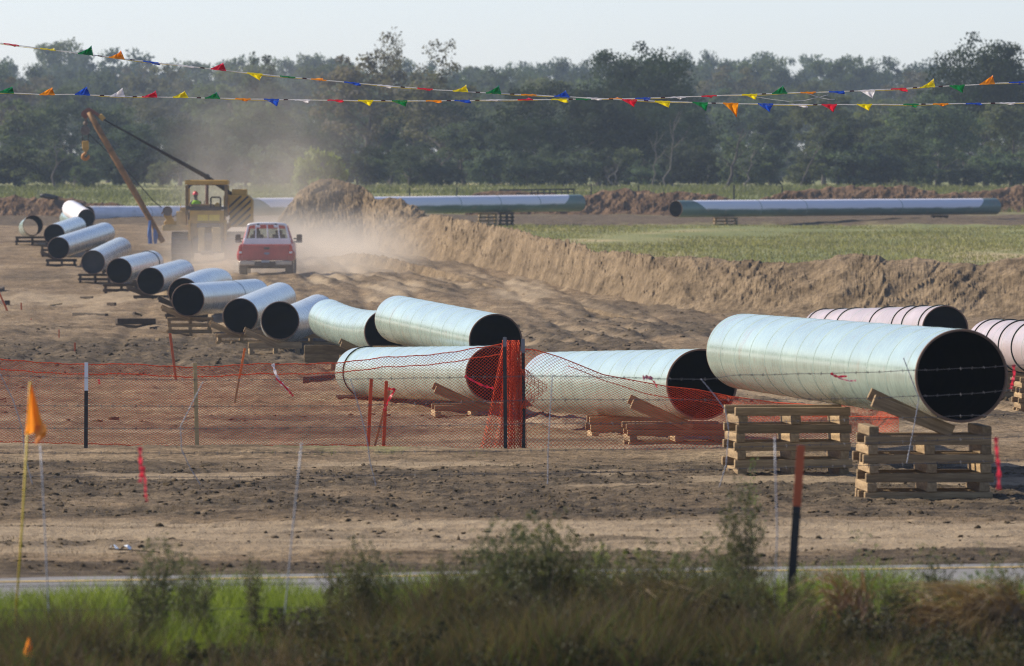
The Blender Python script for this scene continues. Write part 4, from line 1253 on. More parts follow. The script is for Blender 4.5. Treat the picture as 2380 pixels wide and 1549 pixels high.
# ---------------------------------------------------------------- people (seated)
def person(loc, label, vest_col, hat=True, hat_col=(0.62, 0.03, 0.04), yaw=0.0):
    root = thing('person', loc, label, 'person')
    root.rotation_euler = (0, 0, yaw)
    V = [(0, 0, .1), (0, .01, .28), (0, -.01, .47), (0, .0, .58), (0, .03, .66), (0, .05, .75), (0, .05, .86)]
    E = [(0, 1), (1, 2), (2, 3), (3, 4), (4, 5), (5, 6)]
    Rr = [(.15, .12), (.145, .11), (.15, .115), (.075, .07), (.06, .06), (.085, .10), (.065, .075)]
    for s in (-1, 1):
        b = len(V)
        V += [(s * .19, 0, .535), (s * .27, .08, .30), (s * .22, .33, .27), (s * .20, .42, .28)]
        Rr += [(.06, .06), (.045, .045), (.035, .035), (.03, .04)]
        E += [(2, b), (b, b + 1), (b + 1, b + 2), (b + 2, b + 3)]
        f0 = b + 3
        for q, (dx, dz, ln) in enumerate(((-.03, .012, .075), (-.01, .018, .09), (.012, .016, .085), (.03, .008, .065))):
            k = len(V)
            V += [(s * .20 + dx, .42 + ln * .7, .28 + dz), (s * .20 + dx, .42 + ln, .25 + dz)]
            Rr += [(.009, .009), (.008, .008)]; E += [(f0, k), (k, k + 1)]
        k = len(V); V += [(s * .20 - s * .045, .44, .30), (s * .20 - s * .05, .48, .285)]; Rr += [(.011, .011), (.009, .009)]; E += [(b + 2, k), (k, k + 1)]
        b = len(V)
        V += [(s * .10, .02, .08), (s * .15, .42, .13), (s * .15, .46, -.30), (s * .15, .58, -.34)]
        Rr += [(.10, .10), (.07, .07), (.05, .05), (.045, .04)]
        E += [(0, b), (b, b + 1), (b + 1, b + 2), (b + 2, b + 3)]
    me = bpy.data.meshes.new('body')
    bm = bmesh.new()
    sk = bm.verts.layers.skin.verify()
    vs = [bm.verts.new(v) for v in V]
    for a, c in E: bm.edges.new((vs[a], vs[c]))
    for v, r in zip(vs, Rr): v[sk].radius = r
    vs[0][sk].use_root = True
    bm.to_mesh(me); bm.free()
    o = link('body', me, simple('dark_work_clothes', (0.06, 0.05, 0.05), 0.8), root)
    md = o.modifiers.new('skin', 'SKIN'); md.use_smooth_shade = True
    o.modifiers.new('sub', 'SUBSURF').levels = 1
    o.modifiers['sub'].render_levels = 2
    # face, ears and neck in skin colour
    sm = simple('skin', (0.42, 0.24, 0.16), 0.5)
    mb = MB(); mb.ball((0, .055, .80), .093, 14, 10, (0.86, 1.0, 1.22)); mb.ball((0, .155, .79), .018, 6, 5); mb.ball((-.083, .05, .79), .022, 6, 5, (.5, 1, 1.4)); mb.ball((.083, .05, .79), .022, 6, 5, (.5, 1, 1.4))
    mb.box((0, .146, .745), (.045, .012, .010)); mb.tube([(0, .02, .62), (0, .04, .72)], .058, 10)
    for p in mb.v: pass
    h = MB(); h.v = mb.v; h.f = mb.f
    def loc_build(mbx, nm, mt, sm_=True):
        me = bpy.data.meshes.new(nm); me.from_pydata(mbx.v, [], mbx.f); me.update()
        return link(nm, me, mt, root, sm_)
    loc_build(h, 'head', sm)
    ey = MB()
    for s in (-1, 1): ey.ball((s * .033, .138, .81), .012, 6, 5)
    loc_build(ey, 'eyes', M['post'])
    hr = MB(); hr.ball((0, .035, .80), .094, 12, 8, (0.92, 0.95, 1.12)); loc_build(hr, 'hair', simple('dark_hair', (0.03, 0.02, 0.015), 0.7))
    # vest: a closed shell round the trunk
    vm = cloth_mat('vest_cloth', vest_col, 0.15, 0.6)
    mb = MB(); pr = []
    for z, rx, ry in ((.16, .185, .15), (.25, .19, .15), (.36, .20, .15), (.46, .215, .15), (.53, .205, .135), (.575, .15, .10), (.60, .085, .07)):
        for k in range(20):
            a = 2 * math.pi * k / 20
            pr.append((math.cos(a) * rx, math.sin(a) * ry, z))
    fs = [(j * 20 + k, j * 20 + (k + 1) % 20, (j + 1) * 20 + (k + 1) % 20, (j + 1) * 20 + k) for j in range(6) for k in range(20)]
    mb.add(pr, fs); loc_build(mb, 'safety_vest', vm)
    st = MB()
    for zz in (.27, .40): st.tube([(math.cos(a) * .205, math.sin(a) * .16, zz) for a in np.linspace(0, 2 * math.pi, 24)], .012, 4)
    loc_build(st, 'reflective_band', simple('silver_band', (0.6, 0.62, 0.55), 0.4))
    if hat:
        mb = MB(); pr = []; hs = ((0.0, .128, 0), (.035, .128, 0), (.075, .115, 0), (.11, .085, 0), (.13, .04, 0), (.134, .002, 0))
        for z, r_, _ in hs:
            for k in range(18):
                a = 2 * math.pi * k / 18; pr.append((math.cos(a) * r_ * .9, .05 + math.sin(a) * r_ * 1.08, .84 + z))
        fs = [(j * 18 + k, j * 18 + (k + 1) % 18, (j + 1) * 18 + (k + 1) % 18, (j + 1) * 18 + k) for j in range(5) for k in range(18)]
        mb.add(pr, fs); mb.tube([(0, .05, .832), (0, .05, .846)], [.145, .14], 18); loc_build(mb, 'hard_hat', simple('hat_shell', hat_col, 0.35))
    return root

# ---------------------------------------------------------------- yellow pipelayer (side boom tractor) seen from behind
TY = 328.0
U_ = TY / F
tx = xw(482, TY); tz = zw(605, TY)
tz = gz(tx, TY) - 0.02
YEL = simple('machine_yellow', (0.50, 0.28, 0.045), 0.6, var=0.22, scale=2.0)
DUSTY = simple('dusty_yellow', (0.55, 0.38, 0.16), 0.8, var=0.25, scale=2.5)
DIRTY = simple('dusty_steel', (0.20, 0.155, 0.115), 0.85, var=0.3, scale=3)
BLK = simple('black_steel', (0.02, 0.019, 0.018), 0.6)
RUSTB = simple('rusty_boom', (0.25, 0.125, 0.04), 0.75, var=0.5, scale=2.5)
LBL = simple('yellow_label', (0.75, 0.52, 0.03), 0.5, var=0.12, scale=6)
tr = thing('pipelayer_tractor', (tx, TY, tz), 'dusty yellow side boom tractor driving away with its boom out to the left', 'pipelayer')
def T(x, y, z): return Vector((tx + x, TY + y, tz + z))
for sx in (-1.09, 1.09):
    mb = MB(); prof = []
    N = 44; Lh, H = 1.75, 1.16
    for i in range(N):
        t = i / N; per = 2 * (2 * Lh - H) + math.pi * H; s = t * per; st_ = 2 * Lh - H
        if s < st_: y, z, ny, nz = -Lh + H / 2 + s, H, 0, 1
        elif s < st_ + math.pi * H / 2:
            a = (s - st_) / (H / 2); y, z = Lh - H / 2 + math.sin(a) * H / 2, H / 2 + math.cos(a) * H / 2; ny, nz = math.sin(a), math.cos(a)
        elif s < 2 * st_ + math.pi * H / 2: y, z, ny, nz = Lh - H / 2 - (s - st_ - math.pi * H / 2), 0, 0, -1
        else:
            a = (s - 2 * st_ - math.pi * H / 2) / (H / 2); y, z = -Lh + H / 2 - math.sin(a) * H / 2, H / 2 - math.cos(a) * H / 2; ny, nz = -math.sin(a), -math.cos(a)
        ang = math.atan2(ny, nz)
        mb.box(T(sx, 1.8 + y * 1.0, z + 0.03), (0.80, 0.19, 0.05), Matrix.Rotation(-ang, 3, 'X'))
        mb.box(T(sx, 1.8 + y + ny * .05, z + 0.03 + nz * .05), (0.80, 0.03, 0.07), Matrix.Rotation(-ang, 3, 'X'))
    mb.build('track', DIRTY, tr)
    MB().box(T(sx, 1.8, 0.55), (0.42, 2.6, 0.55)).build('track_frame', DUSTY, tr, bevel=0.03)
    mb = MB(); mb.disc(T(sx, 0.62, 0.62), (1, 0, 0), 0.48, 20, 0.16); mb.disc(T(sx, 0.62, 0.62), (1, 0, 0), 0.2, 14, 0.5)
    mb.build('sprocket', DIRTY, tr)
mb = MB(); mb.box(T(-.02, 1.1, 1.55), (1.42, 1.9, 1.1)); mb.build('hull', DUSTY, tr, bevel=0.04)
mb = MB(); mb.box(T(0, 3.0, 1.62), (1.0, 2.2, 1.15)); mb.build('engine_hood', YEL, tr, bevel=0.06)
mb = MB(); mb.box(T(0, 4.15, 1.45), (1.2, 0.18, 1.35)); mb.build('radiator_guard', YEL, tr, bevel=0.03)
mb = MB(); mb.box(T(-.02, .10, 1.90), (1.40, 0.10, 0.52)); mb.build('rear_panel', YEL, tr, bevel=0.01)
for a, b in ((565, 610), (0, 0)):
    pass
for x0, x1 in ((843, 985), (998, 1140)):
    c = ((x0 + x1) / 2 * .1725 + 313.8 - 482) * U_; w = (x1 - x0) * .1725 * U_
    MB().box(T(c, .035, 1.86), (w, 0.02, 0.25)).build('label_plate', LBL, tr)
for sx in (-1, 1):
    mb = MB(); mb.box(T(sx * .74, .3, 1.35), (0.10, 0.7, 0.85)); mb.build('side_plate', YEL, tr, bevel=0.01)
for c, w in ((-.23, .27), (.38, .37)):
    mb = MB(); mb.box(T(c, -.18, 0.98), (w, 0.4, 1.0)); mb.build('winch_frame', DUSTY, tr, bevel=0.03)
mb = MB(); mb.tube([T(-.1, -.2, 1.02), T(.2, -.2, 1.02)], 0.24, 16); mb.build('winch_drum', DIRTY, tr, smooth=False)
mb = MB(); mb.box(T(.05, -.1, 1.55), (0.95, 0.25, 0.16)); mb.build('hitch_bar', DIRTY, tr, bevel=0.02)
mb = MB(); mb.box(T(0, .75, .78), (1.3, 1.2, .75)); mb.build('transmission_case', DIRTY, tr, bevel=.05)
mb = MB(); mb.box(T(0, -.3, .42), (0.5, 0.9, 0.16)); mb.build('drawbar', DIRTY, tr, bevel=0.02)
# cab guard
rx0, rx1 = (429.5 - 482) * U_, (530 - 482) * U_
zt = (605 - 413) * U_ + .02; zo = zt - 0.22
def py(z1): return (605 - (383.5 + z1 * .1725)) * U_
mb = MB(); mb.box(T((rx0 + rx1) / 2, 0.95, zt - .10), (rx1 - rx0, 1.75, 0.20)); mb.build('cab_roof', YEL, tr, bevel=0.035)
mb = MB(); mb.box(T((rx0 + rx1) / 2, 0.95, zt - .215), (rx1 - rx0 - .18, 1.6, 0.02)); mb.build('roof_lining', BLK, tr)
for x in (rx0 + .08, rx1 - .08):
    for y in (.16, 1.72):
        mb = MB(); mb.box(T(x, y, (zo + 1.95) / 2), (0.13, 0.14, zo - 1.95)); mb.build('cab_post', YEL if y > 1 else simple('brown_post_paint', (0.20, 0.125, 0.05), 0.7), tr, bevel=0.015)  # rear posts browner than the front ones
    s = 1 if x < 0 else -1
    mb = MB(); mb.poly([T(x + s * .065, .10, zo), T(x + s * .22, .10, zo), T(x + s * .065, .10, zo - .17)], (0, .08, 0)); mb.build('post_gusset', BLK, tr)
mb = MB(); mb.box(T((rx0 + rx1) / 2, .13, py(545)), (rx1 - rx0 - .1, 0.12, 0.13)); mb.build('cab_sill', BLK, tr, bevel=0.01)
mb = MB(); mb.box(T(-.25, .32, py(525)), (0.95, 0.16, 0.22)); mb.build('seat_back_rail', simple('brown_rail', (0.26, 0.15, 0.06), 0.7), tr, bevel=0.03)
mb = MB(); mb.box(T(-.50, .75, 2.02), (0.5, 0.5, 0.14)); mb.box(T(-.50, .46, 2.22), (0.5, 0.1, 0.42)); mb.build('seat', BLK, tr, bevel=0.03)
x0, x1 = (313.8 + 1018 * .1725 - 482) * U_, (313.8 + 1150 * .1725 - 482) * U_
mb = MB(); zt2, zb2 = py(398), py(540)
mb.tube([T(x0, .25, zb2), T(x0, .25, zt2 - .05), T(x0 + .05, .25, zt2), T(x1 - .05, .25, zt2), T(x1, .25, zt2 - .05), T(x1, .25, zb2)], .035, 8)
mb.build('tube_guard', BLK, tr, smooth=True)
mb = MB(); mb.box(T(.42, .4, py(515)), (0.25, 0.2, 0.18)); mb.box(T(.40, .4, py(490)), (0.12, 0.12, 0.12)); mb.build('control_valve', YEL, tr, bevel=0.02)
mb = MB(); mb.box(T(-.1, 1.9, 2.25), (1.2, 0.2, 0.3)); mb.build('dashboard', BLK, tr, bevel=0.03)
for x in (-.35, -.2, .1): MB().tube([T(x, 1.5, 2.1), T(x + .02, 1.4, 2.55)], .015, 6).build('control_lever', BLK, tr)
xs_ = (475 - 482) * U_
mb = MB(); mb.tube([T(xs_, 2.8, 2.1), T(xs_, 2.8, zt + .03)], .075, 10); mb.build('exhaust_stack', simple('rusty_exhaust', (0.10, 0.05, 0.035), 0.8), tr, smooth=True)
MB().ball(T(xs_, 2.8, zt + .13), .125, 12, 8).build('stack_cap', BLK, tr, smooth=True)
# counterweight on the right
cx0, cx1 = (313.8 + 1245 * .1725 - 482) * U_, (313.8 + 1578 * .1725 - 482) * U_
ct, cb = py(368), py(800)
mb = MB(); mb.poly([T(cx0, .7, ct), T(cx1 - .18, .7, ct), T(cx1, .7, ct - .2), T(cx1, .7, cb + .1), T(cx1 - .05, .7, cb), T(cx0 + .1, .7, cb)], (0, 1.5, 0)); mb.build('counterweight', YEL, tr, bevel=0.02)
w = cx1 - cx0; hgt = ct - cb
for k in range(5):
    z0 = ct - 0.12 - hgt * (k - 1) * 0.215
    a = [(cx0 + .03, z0 - 0.62), (cx0 + .03, z0 - .74), (cx1 - .08, z0 + .10), (cx1 - .08, z0 + .22)]
    pts = []
    def clip(px, pz):
        return px, min(max(pz, cb + .1), ct - .03)
    # clip the stripe to the plate
    n = 12; lo = []; hi = []
    for i in range(n + 1):
        t = i / n; x = cx0 + .03 + (w - .11) * t; zc_ = z0 - .68 + .84 * t
        zl, zh = zc_ - .055, zc_ + .055
        if zh < cb + .06 or zl > ct - .03 - max(0, x - (cx1 - .2)): continue
        lo.append((x, max(zl, cb + .06))); hi.append((x, min(zh, ct - .03 - max(0, (x - (cx1 - .2))))))
    if len(lo) > 1:
        pts = [T(x, .695, z) for x, z in lo] + [T(x, .695, z) for x, z in reversed(hi)]
        MB().poly(pts, (0, -.012, 0)).build('black_stripe', BLK, tr)
bx0, bx1 = (313.8 + 1295 * .1725 - 482) * U_, (313.8 + 1497 * .1725 - 482) * U_
MB().box(T((bx0 + bx1) / 2, 1.3, (py(290) + ct) / 2), (bx1 - bx0, 0.8, py(290) - ct)).build('top_box', YEL, tr, bevel=0.02)
mb = MB(); mb.box(T(cx0 - .1, 1.1, 2.35), (0.18, 0.35, 0.85)); mb.tube([T(cx0 - .1, .85, 2.75), T(cx0 - .1, .85, 1.9)], .05, 8); mb.build('hydraulic_ram', DUSTY, tr, bevel=0.0)
MB().beam(T(.62, 1.4, 1.35), T(cx0 + .3, 1.4, 1.75), .35, .2).build('weight_arm', YEL, tr, bevel=0.02)
# left side bracket, tank, fender
def z1p(x, z): return ((313.8 + x * .1725 - 482) * U_, py(z))
pts = [z1p(*q) for q in ((398, 535), (470, 540), (488, 590), (480, 640), (520, 720), (590, 730), (590, 790), (400, 790), (380, 740), (415, 700), (375, 640), (385, 600))]
MB().poly([T(x, .5, z) for x, z in pts], (0, .35, 0)).build('sheave_bracket', YEL, tr, bevel=0.015)
mb = MB(); x, z = z1p(432, 585); mb.disc(T(x, .48, z), (0, 1, 0), .2, 18, .12); mb.build('sheave', DIRTY, tr)
MB().beam(T(*((z1p(350, 625)[0], .5, z1p(350, 625)[1]))), T(z1p(400, 560)[0], .5, z1p(400, 560)[1]), .05, .06).build('latch_arm', RUSTB, tr)
x, z = z1p(620, 690)
MB().box(T(x, .9, z), (.42, 1.2, .62)).build('side_tank', DUSTY, tr, bevel=0.03)
x, z = z1p(645, 590)
mb = MB(); mb.box(T(x, .6, z), (.18, .5, .3)); mb.tube([T(x - .12, .4, z - .1), T(x - .1, .4, z + .32)], .02, 6); mb.tube([T(x - .3, .4, z - .12), T(x + .1, .4, z - .12)], .025, 6)
mb.build('lever_console', DUSTY, tr)
mb = MB(); mb.poly([T(z1p(q[0], q[1])[0], .1, z1p(q[0], q[1])[1]) for q in ((365, 780), (400, 765), (770, 780), (770, 845), (365, 850))], (0, 3.0, 0)); mb.build('fender', DUSTY, tr, bevel=0.015)
# boom
tipw = P(207, 262, TY + 1.2)
for y in (.35, 2.3):
    base = P(379, 563, TY + y)
    d = (tipw - base)
    tip = tipw + Vector((0, (y - 1.3) * .18, 0))
    mb = MB(); n = 14
    mb.tube([base.lerp(tip, i / n) for i in range(n + 1)], [.11 + .02 * math.sin(math.pi * i / n) for i in range(n + 1)], 10)
    mb.build('boom_leg', RUSTB, tr, smooth=True)
for f in (.35, .62, .86):
    a = P(379, 563, TY + .35).lerp(tipw + Vector((0, -.17, 0)), f); b = P(379, 563, TY + 2.3).lerp(tipw + Vector((0, .18, 0)), f)
    MB().tube([a, b], .05, 8).build('boom_brace', RUSTB, tr, smooth=True)
mb = MB(); mb.disc(P(207, 262, TY + 1.2), (0, 1, 0), .19, 20, .42); mb.disc(P(199, 266, TY + 1.2), (0, 1, 0), .17, 18, .3); mb.beam(P(214, 258, TY + 1.2), P(234, 272, TY + 1.2), .16, .14); mb.build('boom_head', simple('rust_red_steel', (0.20, 0.075, 0.045), 0.7), tr, bevel=0.0)
mb = MB(); mb.beam(P(232, 268, TY + 1.2), P(242, 279, TY + 1.2), .24, .20); mb.build('topping_block', YEL, tr, bevel=0.03)
for j, (dx, dy) in enumerate(((0, -2.0), (0, -.7), (0, .7), (0, 2.0))):
    pts = [P(241, 278, TY + 1.2 + dy * .05), P(480 + dx, 411 + dy * 2.2, TY + 1.5 + dy * .06), T((540 - 482) * U_, 1.5 + dy * .05, py(375) + dy * -.03)]
    MB().tube([pts[0].lerp(pts[1], i / 8) for i in range(9)] + [pts[2]], .026 + .008 * (j in (1, 2)), 5).build('boom_cable', BLK, tr, smooth=True)
# load tackle
mb = MB(); mb.beam(P(200, 270, TY + 1.2), P(199, 284, TY + 1.2), .1, .1); mb.ball(P(199, 287, TY + 1.2), .10, 8, 6); mb.beam(P(198, 288, TY + 1.2), P(198, 297, TY + 1.2), .07, .07); mb.disc(P(198.5, 304, TY + 1.2), (0, 1, 0), .19, 18, .25); mb.beam(P(192, 297, TY + 1.2), P(206, 312, TY + 1.2), .28, .1)
mb.build('upper_block', DIRTY, tr)
for x in (191.5, 205.5): MB().tube([P(x, 306, TY + 1.2), P(x + .3, 330, TY + 1.2)], .024, 5).build('fall_line', BLK, tr)
mb = MB(); mb.poly([P(191, 328, TY + 1.1), P(206, 328, TY + 1.1), P(206.5, 345, TY + 1.1), P(202, 353, TY + 1.1), P(195, 353, TY + 1.1), P(191, 344, TY + 1.1)], (0, .26, 0)); mb.build('lower_block', YEL, tr, bevel=0.02)
hk = [(199, 352), (199, 357), (195, 359), (192.5, 362), (192.6, 367), (196, 370.5), (201, 370.5), (205, 367.5), (206.5, 363), (206, 360)]
MB().tube([P(x, y, TY + 1.2) for x, y in hk], [.05, .055, .06, .065, .07, .075, .07, .06, .05, .02], 8).build('load_hook', simple('hook_orange', (0.50, 0.20, 0.03), 0.6), tr, smooth=True)
MB().tube([P(203, 308, TY + 1.2), P(300, 402, TY + 1.0), P(357, 468, TY + .8), P(376, 483, TY + .6)], .020, 5).build('hoist_cable', BLK, tr, smooth=True)
person((T(-.50, .72, 1.98)), 'person in a red hard hat and lime vest sitting in the yellow cab', (0.45, 0.85, 0.02), yaw=0.35)
# blue slings hung over the boom
blue = cloth_mat('blue_webbing', (0.13, 0.24, 0.52), 0.2, 0.8)
def sling(outline, Y, label):
    root = thing('lifting_sling', P(outline[0][1], outline[0][0], Y), label, 'lifting sling')
    vs = []; fs = []; n = 7
    for i, (y, a, b) in enumerate(outline):
        for k in range(n):
            t = k / (n - 1); vs.append(P(a + (b - a) * t, y, Y + .05 * math.sin(t * 6 + i) + .02 * i))
        if i:
            q = (i - 1) * n; fs += [(q + k, q + k + 1, q + n + k + 1, q + n + k) for k in range(n - 1)]
    m = len(vs)
    vs += [v + Vector((0, .05, 0)) for v in vs]; fs += [tuple(x + m for x in f[::-1]) for f in fs]
    mb = MB(); mb.add(vs, fs); mb.build('webbing', blue, root, smooth=True)
sling([(513, 345, 351), (520, 344.5, 351.5), (532, 343.5, 351.5), (545, 342.5, 352), (556, 344, 353.5), (567, 344.5, 354)], TY + .15, 'longer blue sling hanging from the boom of the pipelayer')
sling([(530, 356, 359), (537, 357, 364), (545, 356, 367), (552, 356.5, 367), (560, 357, 365), (567, 358, 364.5)], TY + .12, 'shorter blue sling beside the longer one on the boom')

# ---------------------------------------------------------------- red pickup seen from behind
KY = 300.0
kx = xw(617, KY); kz = gz(kx, KY) - 0.03
k_ = thing('pickup_truck', (kx, KY, kz), 'dusty red pickup truck with white window rack driving away in the dust', 'pickup truck')
def K(x, y, z): return Vector((kx + x, KY + y, kz + z))
RED = simple('dusty_red_paint', (0.46, 0.055, 0.05), 0.42, var=0.2, scale=1.5, coat=0.15)
CHR = simple('dusty_chrome', (0.42, 0.36, 0.30), 0.3, 0.7, var=0.15)
BLKP = simple('black_plastic', (0.022, 0.02, 0.02), 0.5)
TYR = simple('dusty_tyre', (0.10, 0.085, 0.07), 0.9)
gm, gnt, gb, gL = new_mat('tinted_glass')
gb.inputs['Base Color'].default_value = (0.02, 0.03, 0.03, 1); gb.inputs['Roughness'].default_value = 0.05
_t = nd(gnt, 'ShaderNodeBsdfTransparent'); _t.inputs[0].default_value = (0.72, 0.78, 0.76, 1)
_m = nd(gnt, 'ShaderNodeMixShader'); _m.inputs[0].default_value = 0.25
gL.new(_t.outputs[0], _m.inputs[1]); gL.new(gb.outputs[0], _m.inputs[2]); gL.new(_m.outputs[0], gnt.nodes['Material Output'].inputs['Surface'])
W2 = 1.04
# bed sides with flared, rounded outer faces
for s in (-1, 1):
    out = [(s * .86, .62), (s * 1.02, .60), (s * 1.05, .82), (s * 1.045, 1.00), (s * 1.00, 1.12), (s * .97, 1.24), (s * .88, 1.24)]
    mb = MB(); mb.poly([K(x, .06, z) for x, z in out], (0, 2.1, 0)); b = mb.build('bed_side', RED, k_, bevel=0.015)
    mb = MB(); mb.poly([K(x * 1.015, .55, z) for x, z in ((s * 1.02, .62), (s * 1.075, .66), (s * 1.085, .86), (s * 1.06, .98), (s * 1.0, .98))], (0, 1.15, 0)); mb.build('wheel_flare', RED, k_, bevel=0.02)
    out = [(s * .60, .58), (s * 1.02, .60), (s * 1.05, .82), (s * 1.03, 1.05), (s * .97, 1.26), (s * .60, 1.26)]
    mb = MB(); mb.poly([K(x, 2.2, z) for x, z in out], (0, 2.0, 0)); mb.build('door_panel', RED, k_, bevel=0.015)
    MB().beam(K(s * .90, 2.25, 1.26), K(s * .71, 2.32, 1.90), .09, .10).build('rear_pillar', RED, k_, bevel=0.015)
    MB().beam(K(s * .90, 4.3, 1.26), K(s * .70, 3.7, 1.90), .07, .09).build('windshield_pillar', RED, k_, bevel=0.012)
    MB().beam(K(s * .91, 3.15, 1.26), K(s * .72, 3.1, 1.90), .06, .08).build('door_pillar', RED, k_, bevel=0.01)
    mb = MB(); mb.add([K(s * .91, 2.35, 1.27), K(s * .91, 4.2, 1.27), K(s * .725, 3.65, 1.88), K(s * .725, 2.40, 1.88)], [(0, 1, 2, 3)]); mb.build('side_glass', gm, k_)
    # mirrors
    mx = s * 1.17
    lo, hi = (1.26, 1.585)
    mb = MB(); mb.box(K(mx, 4.0, 1.425), (.215, .16, .32)); hm = mb.build('mirror', BLKP, k_, bevel=0.03)
    mb = MB(); mb.box(K(mx, 3.915, 1.46), (.175, .012, .20)); mb.build('mirror_glass', simple('mirror_face', (0.05, 0.035, 0.03), 0.1, 0.8), hm)
    mb = MB(); mb.box(K(mx, 3.915, 1.315), (.175, .012, .06)); mb.build('lower_mirror_glass', simple('mirror_face', (0.35, 0.33, 0.32), 0.1, 0.8), hm)
    mb = MB(); mb.beam(K(s * .95, 4.0, 1.42), K(mx, 4.0, 1.42), .05, .05); mb.beam(K(s * .95, 4.0, 1.30), K(mx, 4.0, 1.30), .05, .05); mb.build('mirror_arm', BLKP, k_)
    # tail lights
    mb = MB(); mb.box(K(s * .95, .045, 1.0), (.13, .05, .34)); tl = mb.build('tail_light', simple('red_lens', (0.55, 0.02, 0.015), 0.15), k_, bevel=0.012)
    mb = MB(); mb.box(K(s * .95, .015, .93), (.11, .014, .07)); mb.build('reverse_lens', M['whitepaint'], tl)
    # wheels
    for y in (1.1, 4.85):
        mb = MB(); mb.tube([K(s * (.72), y, .40), K(s * .74, y, .40), K(s * 1.0, y, .40), K(s * 1.02, y, .40)], [.34, .40, .40, .34], 26); wh = mb.build('wheel', TYR, k_, smooth=False)
        mb = MB(); mb.disc(K(s * 1.02, y, .40), (1, 0, 0), .22, 18, .03); mb.build('rim', CHR, wh)
    mb = MB(); mb.box(K(s * 1.0, .82, .36), (.06, .02, .34)); mb.build('mud_flap', BLKP, k_)
mb = MB(); mb.box(K(0, 1.1, .66), (1.76, 2.1, .05)); mb.build('bed_floor', BLKP, k_)
mb = MB(); mb.box(K(0, .05, .93), (1.76, .07, .60)); tg = mb.build('tailgate', RED, k_, bevel=0.02)
MB().box(K(0, .012, 1.13), (1.74, .02, .035)).build('gate_lip', RED, tg, bevel=0.006)
MB().box(K(.05, .011, 1.09), (.22, .025, .09)).build('handle', BLKP, tg, bevel=0.01)
em = MB(); em.tube([K(.05, .015, .89), K(.05, .002, .89)], .11, 24)
em.v = [(kx + .05 + (p[0] - kx - .05), p[1], kz + .89 + (p[2] - kz - .89) * .42) for p in em.v]
em.build('emblem', simple('blue_grey_badge', (0.16, 0.18, 0.26), 0.3, 0.3), tg)
for s in (-1, 1):
    mb = MB(); mb.box(K(s * .68, -.05, .53), (.62, .14, .17)); mb.build('bumper', CHR, k_, bevel=0.03)
mb = MB(); mb.box(K(0, -.02, .54), (.76, .12, .12)); mb.build('bumper_step', BLKP, k_, bevel=0.015)
MB().box(K(0, -.1, .57), (.30, .015, .13)).build('number_plate', simple('pale_plate', (0.45, 0.45, 0.44), 0.5), k_)
mb = MB(); mb.box(K(0, -.05, .40), (.12, .3, .1)); mb.box(K(0, 2.2, .48), (.8, 5.0, .14)); mb.tube([K(-.75, 1.1, .4), K(.75, 1.1, .4)], .09, 10); mb.build('chassis', BLKP, k_)
# cab shell
mb = MB(); mb.poly([K(x, 2.2, z) for x, z in ((-.74, 1.87), (-.68, 1.95), (-.3, 1.99), (.3, 1.99), (.68, 1.95), (.74, 1.87))], (0, 1.55, 0)); mb.build('cab_roof', RED, k_, bevel=0.02)
MB().box(K(0, 2.2, .95), (1.9, .08, .68)).build('cab_back', RED, k_, bevel=0.01)
MB().box(K(0, 2.24, 1.86), (1.40, .05, .09)).build('rear_header', RED, k_, bevel=0.008)
mb = MB(); mb.add([K(-.86, 2.25, 1.28), K(.86, 2.25, 1.28), K(.68, 2.32, 1.83), K(-.68, 2.32, 1.83)], [(0, 1, 2, 3)]); mb.build('rear_glass', gm, k_)
mb = MB(); mb.add([K(-.88, 4.3, 1.28), K(.88, 4.3, 1.28), K(.68, 3.72, 1.86), K(-.68, 3.72, 1.86)], [(0, 1, 2, 3)]); mb.build('windshield', gm, k_)
mb = MB(); mb.poly([K(-1.0, 4.2, .6), K(-1.0, 4.2, 1.26), K(-.55, 4.3, 1.35), K(-.30, 4.3, 1.46), K(.30, 4.3, 1.46), K(.55, 4.3, 1.35), K(1.0, 4.2, 1.26), K(1.0, 4.2, .6)], (0, 1.5, -.03)); mb.build('hood', simple('red_hood_paint', (0.45, 0.05, 0.04), 0.3, coat=.5), k_, bevel=0.03)
MB().box(K(0, 4.15, 1.18), (1.75, .3, .26)).build('dashboard', BLKP, k_, bevel=0.04)
for x in (-.42, .42):
    mb = MB(); mb.box(K(x, 3.0, 1.28), (.50, .16, .62)); mb.box(K(x, 2.98, 1.66), (.26, .1, .17)); mb.box(K(x, 3.3, .98), (.5, .6, .16)); mb.build('seat', BLKP, k_, bevel=0.03)
# white rack over the back window
WR = M['whitepaint']
mb = MB(); mb.box(K(0, 2.04, 1.335), (1.78, .05, .23)); mb.build('rack_panel', WR, k_, bevel=0.01)
for s in (-1, 1):
    MB().beam(K(s * .87, 2.06, 1.24), K(s * .705, 2.06, 1.95), .13, .07).build('rack_upright', WR, k_, bevel=0.008)
for x in (-.46, .0, .44):
    MB().beam(K(x + .03, 2.055, 1.43), K(x * .93, 2.055, 1.98), .062, .05).build('rack_bar', WR, k_, bevel=0.006)
MB().tube([K(-.73, 2.05, 1.93), K(-.62, 2.05, 1.975), K(-.3, 2.05, 2.005), K(.3, 2.05, 2.005), K(.62, 2.05, 1.975), K(.73, 2.05, 1.93)], .052, 8).build('rack_top', WR, k_, smooth=True)
for x in (-.34, .33):
    mb = MB(); mb.box(K(x - .0, 2.0, 1.90), (.15, .08, .10)); mb.build('work_lamp', WR, k_, bevel=0.015)
    MB().box(K(x, 2.0, 1.975), (.10, .05, .05)).build('lamp_mount', BLKP, k_)
person(K(-.42, 3.12, 1.02), 'person in a yellow vest driving the red pickup, half hidden by its seat', (0.60, 0.80, 0.05), hat=False)

